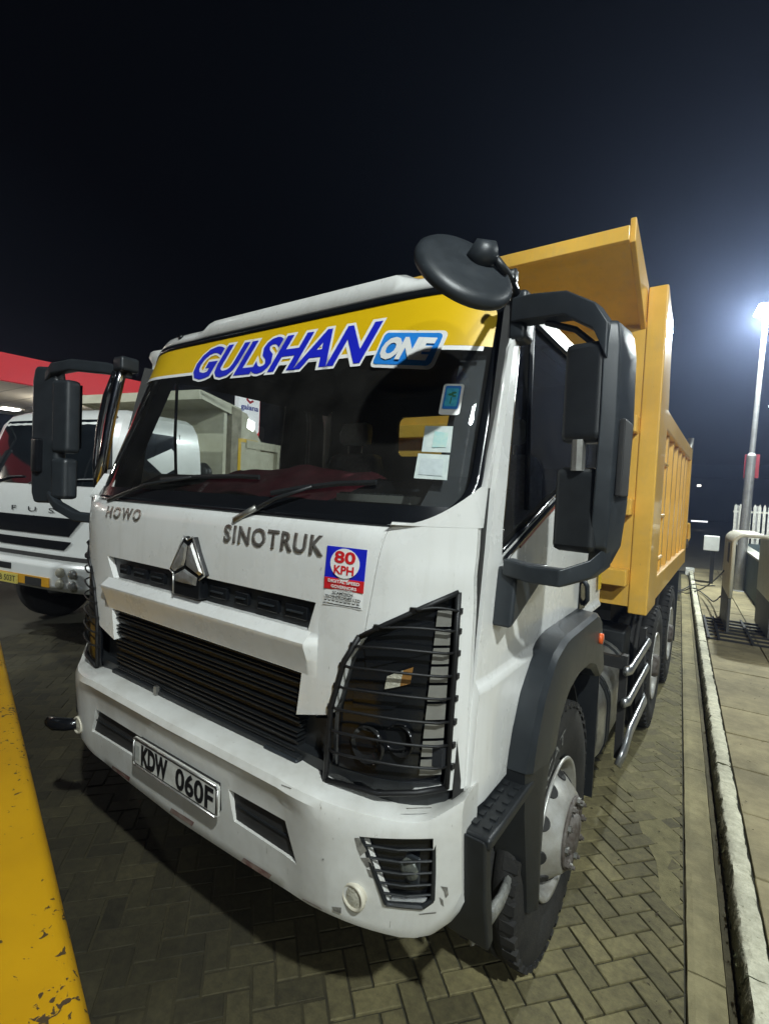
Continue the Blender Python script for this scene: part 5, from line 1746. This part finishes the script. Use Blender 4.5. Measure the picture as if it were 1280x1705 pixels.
# ------------------------------------------------------------------ yellow crash rail close to the camera, lower left
m_, n_, b_ = nodes_of('chipped_yellow_paint')
tcn = n_.nodes.new('ShaderNodeTexCoord')
def nz_(sc, det, dist=0.0):
    q = n_.nodes.new('ShaderNodeTexNoise')
    q.inputs['Scale'].default_value = sc
    q.inputs['Detail'].default_value = det
    q.inputs['Distortion'].default_value = dist
    n_.links.new(tcn.outputs['Object'], q.inputs['Vector'])
    return q
na, nb, nc = nz_(3.0, 5), nz_(55, 7, .5), nz_(5.0, 3)
r1 = n_.nodes.new('ShaderNodeValToRGB')
r1.color_ramp.elements[0].position, r1.color_ramp.elements[1].position = .35, .65
r1.color_ramp.elements[0].color, r1.color_ramp.elements[1].color = (.45, .235, .003, 1), (.55, .295, .004, 1)
n_.links.new(na.outputs['Fac'], r1.inputs['Fac'])
ad = n_.nodes.new('ShaderNodeMath')
ad.operation = 'ADD'
n_.links.new(nb.outputs['Fac'], ad.inputs[0])
ml = n_.nodes.new('ShaderNodeMath')
ml.operation = 'MULTIPLY'
ml.inputs[1].default_value = .55
n_.links.new(nc.outputs['Fac'], ml.inputs[0])
n_.links.new(ml.outputs[0], ad.inputs[1])
r2 = n_.nodes.new('ShaderNodeValToRGB')
r2.color_ramp.elements[0].position, r2.color_ramp.elements[1].position = .90, .925
n_.links.new(ad.outputs[0], r2.inputs['Fac'])
mx_ = n_.nodes.new('ShaderNodeMix')
mx_.data_type = 'RGBA'
n_.links.new(r2.outputs['Color'], mx_.inputs['Factor'])
n_.links.new(r1.outputs['Color'], mx_.inputs[6])
mx_.inputs[7].default_value = (.07, .045, .022, 1)
n_.links.new(mx_.outputs[2], b_.inputs['Base Color'])
b_.inputs['Roughness'].default_value = .6
b_.inputs['Specular IOR Level'].default_value = .25
bp_ = n_.nodes.new('ShaderNodeBump')
bp_.inputs['Strength'].default_value = .5
bp_.inputs['Distance'].default_value = .004
bp_.invert = True
n_.links.new(r2.outputs['Color'], bp_.inputs['Height'])
n_.links.new(bp_.outputs['Normal'], b_.inputs['Normal'])
CHIP = m_
ra, rd = Vector((.742, -.688, 0)), Vector((-.968, .2514, 0))
rn = Vector((-.2514, -.968, 0))
rail = empty('crash_rail', tuple(ra + rd * 1.2 + rn * .2), label='chipped yellow painted steel crash rail filling the lower left corner', cat='barrier')
def rl(p): return (p[0] - rail.location.x, p[1] - rail.location.y, p[2])
sec = [(0, .62), (0, .86), (.004, .878), (.013, .891), (.024, .898), (.036, .9), (.40, .9), (.42, .88), (.42, .62)]
m = MB()
m.loft([[rl((ra + rd * t + rn * u) + Vector((0, 0, z))) for u, z in sec] for t in (-.20, .2, .6, 1.0, 1.4, 1.8, 2.2, 2.6, 3.0)])
ro = m.build('rail_beam', CHIP, rail)
shade_angle(ro, 50)
for t in (.5, 2.5):
    c = ra + rd * t + rn * .21
    MB().lathe([(.09, 0), (.09, .62)], 'z', rl(c), 20).build('rail_post', CHIP, rail, smooth=True)

# ------------------------------------------------------------------ the other tipper truck on the left
CRM = mat('cream_tipper_paint', (.56, .54, .42), .5, col2=(.44, .42, .31), scale=3)
FWH = mat('white_cab_paint', (.72, .73, .71), .3, coat=.4, var=.08, scale=3)
DGL = mat('dark_cab_glass', (.010, .013, .015), .06, var=.4, scale=3)
fu = empty('tipper_truck', (-4.877, 1.22, 0), math.radians(11.5), label='white-cab tipper truck with cream body parked on the left, partly hidden by a black mirror', cat='truck')
def fsec(z):
    P_ = [(.70, 1.08, .0), (1.0, 1.13, -.01), (1.45, 1.145, -.02), (1.84, 1.14, .0), (2.2, 1.115, .09), (2.58, 1.07, .21), (2.70, 1.02, .29), (2.76, .92, .40)]
    for (a, w, y), (b, w2, y2) in zip(P_, P_[1:]):
        if z <= b + 1e-6:
            k = (z - a) / (b - a)
            return w + (w2 - w) * k, y + (y2 - y) * k
    return P_[-1][1:]
def fring(z, dy=0.0):
    w, y = fsec(z)
    pts = []
    for x in [-1 + 2 * i / 12 for i in range(13)]:
        pts.append((x * w, y + .07 * abs(x) ** 4 + dy, z))
    back = 1.43 - max(0, (z - 2.5)) * .3
    pts += [(w, .3 + y * .5, z), (w, back, z), (-w, back, z), (-w, .3 + y * .5, z)]
    return pts
m = MB().loft([fring(z) for z in (.72, .9, 1.0, 1.3, 1.5, 1.84, 2.0, 2.2, 2.4, 2.58, 2.66, 2.70, 2.74, 2.76)])
fc_ = m.build('cab', FWH, fu)
shade_angle(fc_, 35)
def FF(x, z, o=0.0):
    w, y = fsec(z)
    return (x, y + .07 * min(1.1, abs(x / w)) ** 4 - o, z)
m = MB()
m.loft([[FF((-1 + 2 * i / 16) * (1.05 - .10 * (z - 1.86) / .78), z, .006) for i in range(17)] for z in rowz(1.862, 2.625, 8)], cap=False, closed=False)
fws = m.build('windscreen', DGL, fu, smooth=True)
for x0 in (-.70, -.05, .5):
    MB().tube([FF(x0, 1.865, .02), FF(x0 + .25, 1.93, .02), FF(x0 + .50, 1.945, .02)], .012, 6).build('wiper', BLACK, fu)
fit_text('FUSO', -.36, .80, 1.545, 1.60, lambda x, z: FF(x, z, .010), space=2.6, offset=.0).build('lettering', mat('dark_chrome', (.25, .26, .27), .2, .9), fu)
def fpanel(name, poly, o, mt, par=None):
    a, b, c, d = poly
    q = MB()
    q.grid(14, 2, lambda u, v: FF((a[0] * (1 - u) + b[0] * u) * (1 - v) + (d[0] * (1 - u) + c[0] * u) * v, a[1] * (1 - v) + d[1] * v, o))
    return q.build(name, mt, par or fu)
fpanel('upper_grille', [(-.86, 1.50), (.86, 1.50), (.66, 1.30), (-.66, 1.30)], .012, BLK2)
fpanel('lower_grille', [(-.70, 1.24), (.70, 1.24), (.58, 1.14), (-.58, 1.14)], .012, BLK2)
fpanel('apron', [(-.98, 1.075), (.98, 1.075), (.98, .99), (-.98, .99)], .010, FRAME)
MB().loft([[(x, y + .10 * abs(x / 1.15) ** 4, z) for y, z in ((.10, 1.02), (-.16, 1.03), (-.20, .98), (-.20, .77), (-.15, .71), (.10, .71))] for x in [-1.16 + 2.32 * i / 16 for i in range(17)]]).build('bumper', FWH, fu, bevel=.015)
for x in (-.98, -.78, .78, .98):
    for z in (.815, .935):
        MB().lathe([(.001, -.02), (.038, -.018), (.05, -.005), (.055, .02)], 'y', (x, -.20, z), 18).build('bumper_lamp', REFL if abs(x) > .9 else LENS, fu, smooth=True)
MB().box(-.60, .62, -.207, -.195, .76, .86).build('yellow_band', mat('amber_plastic', (.60, .30, .02), .4, var=.2), fu)
fpl = MB().box(-.36, .10, -.222, -.208, .745, .85).build('number_plate', mat('yellow_plate', (.62, .52, .12), .5, var=.2, scale=20), fu)
fit_text('KBB 503T', -.335, .075, .765, .83, lambda x, z: (x, -.2235, z), offset=.01).build('lettering', DEC_K, fpl)
MB().box(-.30, -.04, -.207, -.197, .90, .965).build('bumper_slot', BLACK, fu)
MB().box(.22, .50, -.2085, -.2075, .755, .845).build('dark_pad', FRAME, fu)
MB().tube([(-.58, -.21, .78), (-.72, -.26, .76), (-.80, -.22, .78)], .03, 8).build('tow_eye', ALU, fu)
# side window, door lines, mirror on the near side
def FSd(y, z, o=0.0):
    w, _ = fsec(z)
    return (w + o, y, z)
MB().add([FSd(y, z, .004) for y, z in ((.34, 1.86), (.40, 2.25), (.50, 2.52), (1.02, 2.52), (1.04, 2.0), (.75, 1.86))], [(0, 1, 2, 3, 4, 5)]).build('side_window', DGL, fu)
for a, b in (((1.10, 1.0), (1.10, 2.55)), ((.30, 1.05), (.30, 1.86))):
    MB().tube([FSd(*a, .001), FSd(*b, .001)], .006, 5).build('door_gap', FRAME, fu)
MB().box(1.148, 1.165, .92, 1.05, 1.66, 1.72).build('door_handle', BLACK, fu)
for x in (1.0, -1.0):
    k = 1 if x > 0 else -1
    MB().tube([(k * 1.06, .05, 1.95), (k * 1.26, -.10, 2.02), (k * 1.30, -.12, 2.35), (k * 1.26, -.06, 2.62), (k * 1.06, .22, 2.64)], .018, 8).build('mirror_stay', BLACK, fu, smooth=True)
    MB().box(*sorted((k * 1.20, k * 1.40)), -.15, -.07, 2.05, 2.45).build('mirror', BLACK, fu, bevel=.03)
MB().box(-1.1, 1.1, .2, 1.4, .75, .80).build('cab_floor', FRAME, fu)
# tipper body
fb = MB().box(-1.16, 1.16, 1.80, 5.60, 1.20, 1.28).build('body_floor', CRM, fu)
for k in (1, -1):
    MB().box(*sorted((k * 1.10, k * 1.16)), 2.10, 5.60, 1.28, 2.56).build('side_wall', CRM, fb)
    MB().box(*sorted((k * 1.10, k * 1.20)), 2.25, 5.60, 2.50, 2.62).build('top_rail', CRM, fb)
    MB().prism([(1.92, 1.25), (2.12, 1.25), (2.12, 3.02), (1.92, 3.05)], 'x', *sorted((k * 1.10, k * 1.20))).build('corner_post', mat('weathered_post', (.34, .31, .23), .7, col2=(.20, .18, .13), scale=7), fb)
    MB().prism([(2.122, 2.0), (2.55, 1.9), (2.60, 2.62), (2.25, 3.0), (2.122, 3.02)], 'x', *sorted((k * 1.13, k * 1.185))).build('gusset', CRM, fb)
    MB().prism([(1.34, 3.16), (1.34, 3.05), (2.12, 2.90), (2.12, 3.05)], 'x', *sorted((k * 1.15, k * 1.19))).build('guard_cheek', CRM, fb)
    for y in (3.0, 3.7, 4.4, 5.1):
        MB().box(*sorted((k * 1.16, k * 1.21)), y, y + .10, 1.30, 2.50).build('rib', CRM, fb)
MB().box(1.201, 1.206, 2.06, 2.12, 2.0, 2.62).build('yellow_stripe', DEC_Y, fb)
MB().box(1.186, 1.192, 2.13, 2.52, 2.58, 2.63).build('yellow_stripe', DEC_Y, fb)
MB().box(-1.16, 1.16, 1.80, 1.86, 1.28, 3.05).build('head_board', CRM, fb)
MB().loft([[(x, 1.32, 3.10), (x, 1.86, 2.98), (x, 1.86, 3.02), (x, 1.32, 3.14)] for x in (-1.19, 1.19)]).build('cab_guard', CRM, fb)
MB().box(-1.19, 1.19, 1.30, 1.335, 3.04, 3.16).build('cab_guard_lip', CRM, fb)
MB().box(-.45, -.35, .6, 5.4, .8, 1.1).box(.35, .45, .6, 5.4, .8, 1.1).build('chassis_rail', FRAME, fu)
for y in (.95, 3.9, 4.9):
    for k in (1, -1):
        w = MB().lathe([(.26, -.02), (.30, .0), (.46, .0), (.50, -.03), (.50, -.24), (.46, -.27), (.26, -.26)], 'x', (k * 1.10, y, .50), 36, k).build('wheel', RUBBER, fu, smooth=True)
        MB().lathe([(.27, -.03), (.25, -.10), (.14, -.06), (.10, -.02), (.001, -.01)], 'x', (k * 1.10, y, .50), 28, k).build('rim', STEEL, w, smooth=True)
MB().box(.85, 1.13, 1.5, 1.9, .6, 1.1).build('side_tank', BLACK, fu, bevel=.03)
MB().lathe([(.001, -.06), (.10, -.06), (.14, 0), (.10, .07), (.001, .08)], 'y', (.98, 1.62, 2.10), 18).build('air_intake', BLACK, fu, smooth=True)
MB().tube([(.95, 1.62, 1.1), (.96, 1.62, 2.1)], .07, 12).build('intake_stack', BLACK, fu, smooth=True)

# ------------------------------------------------------------------ filling station canopy
CX, CZ0, CZ1 = -14.0, 4.39, 5.11
can = empty('forecourt_canopy', (-18.3, -2.5, 0), label='filling station canopy with red fascia and lit cream underside on the left', cat='canopy')
ro_ = Vector(can.location)
def cl(m):
    m.v = [(x - ro_.x, y - ro_.y, z) for x, y, z in m.v]
    return m
SOFF = mat('cream_soffit', (.72, .66, .54), .6, var=.06, scale=1.5)
REDF = emit('red_lit_fascia', (.62, .014, .02), .36)
cl(MB().box(CX - .12, CX, -14, 7.6, CZ0, CZ1)).build('fascia', REDF, can)
cl(MB().box(-22.6, CX - .12, 7.5, 7.6, CZ0, CZ1)).build('fascia', REDF, can)
cl(MB().box(-22.6, CX - .121, -14, 7.498, CZ0 - .02, CZ0 + .05)).build('soffit', SOFF, can)
cl(MB().box(-22.6, CX - .13, -14, 7.49, CZ0 + .051, CZ1 - .05)).build('canopy_core', FRAME, can)
for i in range(24):
    y = -13.6 + i * .9
    if y < 7.4:
        cl(MB().box(-22.5, CX - .14, y, y + .02, CZ0 - .026, CZ0 - .0205)).build('soffit_joint', mat('soffit_joint', (.35, .32, .26), .7), can)
for x, y in ((-18.3, 4.0), (-18.3, -4.5)):
    cl(MB().box(x - .2, x + .2, y - .2, y + .2, 0, CZ0 - .03)).build('column', FWH, can, bevel=.02)
LP = emit('canopy_light_lens', (1, .97, .9), 14.0)
for x in (-16.0, -20.3):
    for y in (6.0, 2.2, -1.6, -5.4):
        o = cl(MB().box(x - .25, x + .25, y - .25, y + .25, CZ0 - .07, CZ0 - .021)).build('canopy_light', LP, can)
        if x == -16.0:
            lamp_light((x - ro_.x, y - ro_.y, CZ0 - .30), P_CANOPY, .2, (1, .95, .85), can)
# kiosk under the canopy
ki = empty('station_kiosk', (-25.5, 1.0, 0), label='low pale kiosk building with dark windows at the far left under the canopy', cat='building')
MB().box(-1.5, 1.5, -7, 6, 0, 3.3).build('wall', mat('kiosk_wall', (.50, .50, .44), .8, var=.15), ki)
MB().box(-1.7, 1.8, -7.2, 6.2, 3.3, 3.55).build('roof', GREYP, ki)
for y in (-5.5, -3.2, -.9, 1.4, 3.7):
    w = MB().box(1.501, 1.53, y, y + 1.7, .7, 2.6).build('window', FRAME, ki)
    MB().box(1.531, 1.535, y + .08, y + 1.62, .78, 2.52).build('pane', DGL, w)
# lit pylon sign
sg_o = empty('pylon_sign', (-17.1, 14.3, 0), label='lit white company sign panel with red hexagon logo on a post', cat='sign')
SX = .15
face = MB().prism(rrect(-.64, .59, 4.35, 6.50, .22, n=6), 'x', -.12, SX).build('sign_box', emit('sign_white_face', (.92, .93, .95), .85), sg_o)
MB().prism(rrect(-.62, .66, 4.2, 6.1, .05), 'x', -.14, -.121).build('red_back', emit('sign_red', (.7, .02, .03), .5), sg_o)
MB().box(-.13, .10, .592, .66, 4.3, 6.05).build('red_edge', emit('sign_red', (.7, .02, .03), .5), sg_o)
MB().box(-.06, .06, -.15, .15, 0, 4.35).build('post', GALV, sg_o)
lg_ = MB()
for i in range(6):
    if i == 0: continue
    a0, a1 = math.radians(60 * i - 30 + 0), math.radians(60 * i + 30)
    q = []
    for r in (.26, .15):
        for a in ((a0, a1) if r == .26 else (a1, a0)):
            q.append((SX + .006, r * math.cos(a) + .02, 6.02 + r * 1.1 * math.sin(a)))
    lg_.add(q, [(0, 1, 2, 3)])
lg_.build('logo', emit('logo_red', (.55, .01, .03), .35), sg_o)
MB().lathe([(.001, SX + .008), (.05, SX + .008)], 'x', (0, .10, 6.05), 12).build('logo_dot', emit('logo_blue', (.01, .03, .35), .3), sg_o)
fit_text('galana', -.52, .52, 5.36, 5.70, lambda y, z: (SX + .008, y, z), offset=.03).build('lettering', emit('logo_blue', (.01, .03, .35), .3), sg_o)

# ------------------------------------------------------------------ far background
wh = empty('warehouse', (-4, 75, 0), label='long dark low warehouse far behind the truck', cat='building')
MB().box(-40, 30, 0, 10, 0, 5.5).build('wall', mat('far_wall', (.10, .11, .13), .9, var=.3, scale=.3), wh)
MB().prism([(-.5, 5.5), (10.5, 5.5), (5, 7.6)], 'x', -40.5, 30.5).build('roof', mat('far_roof', (.06, .07, .09), .9), wh)
for i, (x, z) in enumerate(((-1.2, 4.2), (-2.6, 3.4), (.6, 2.9), (2.2, 4.4))):
    MB().box(x, x + .45, -.03, -.001, z, z + .25).build('lit_window', emit('far_window', (1, .95, .85), (3, 1.2, .8, 2)[i]), wh)
fl_ = MB().box(-.25, .85, 0, .4, 2.15, 2.26).build('light_canopy', emit('far_strip', (.95, .97, 1), 1.6))
fl_.location = (-.4, 45, -1.5)
tag(fl_, 'thin white lit strip far down the dark road', 'lamp')

# ------------------------------------------------------------------ haze volume added to stand in for lens glare round the lamps
hz = MB().box(-30, 12, -16, 90, -1.0, 9.5).build('haze', None)
tag(hz, 'thin haze added as lens glare round the street lamp', 'haze', kind='stuff')
hm_ = bpy.data.materials.new('glare_haze')
hm_.use_nodes = True
hn = hm_.node_tree
hn.nodes.clear()
ho = hn.nodes.new('ShaderNodeOutputMaterial')
pv = hn.nodes.new('ShaderNodeVolumePrincipled')
pv.inputs['Color'].default_value = (.50, .62, 1.0, 1)
pv.inputs['Density'].default_value = 0.0039
pv.inputs['Anisotropy'].default_value = 0.72
hn.links.new(pv.outputs[0], ho.inputs['Volume'])
hz.data.materials.append(hm_)
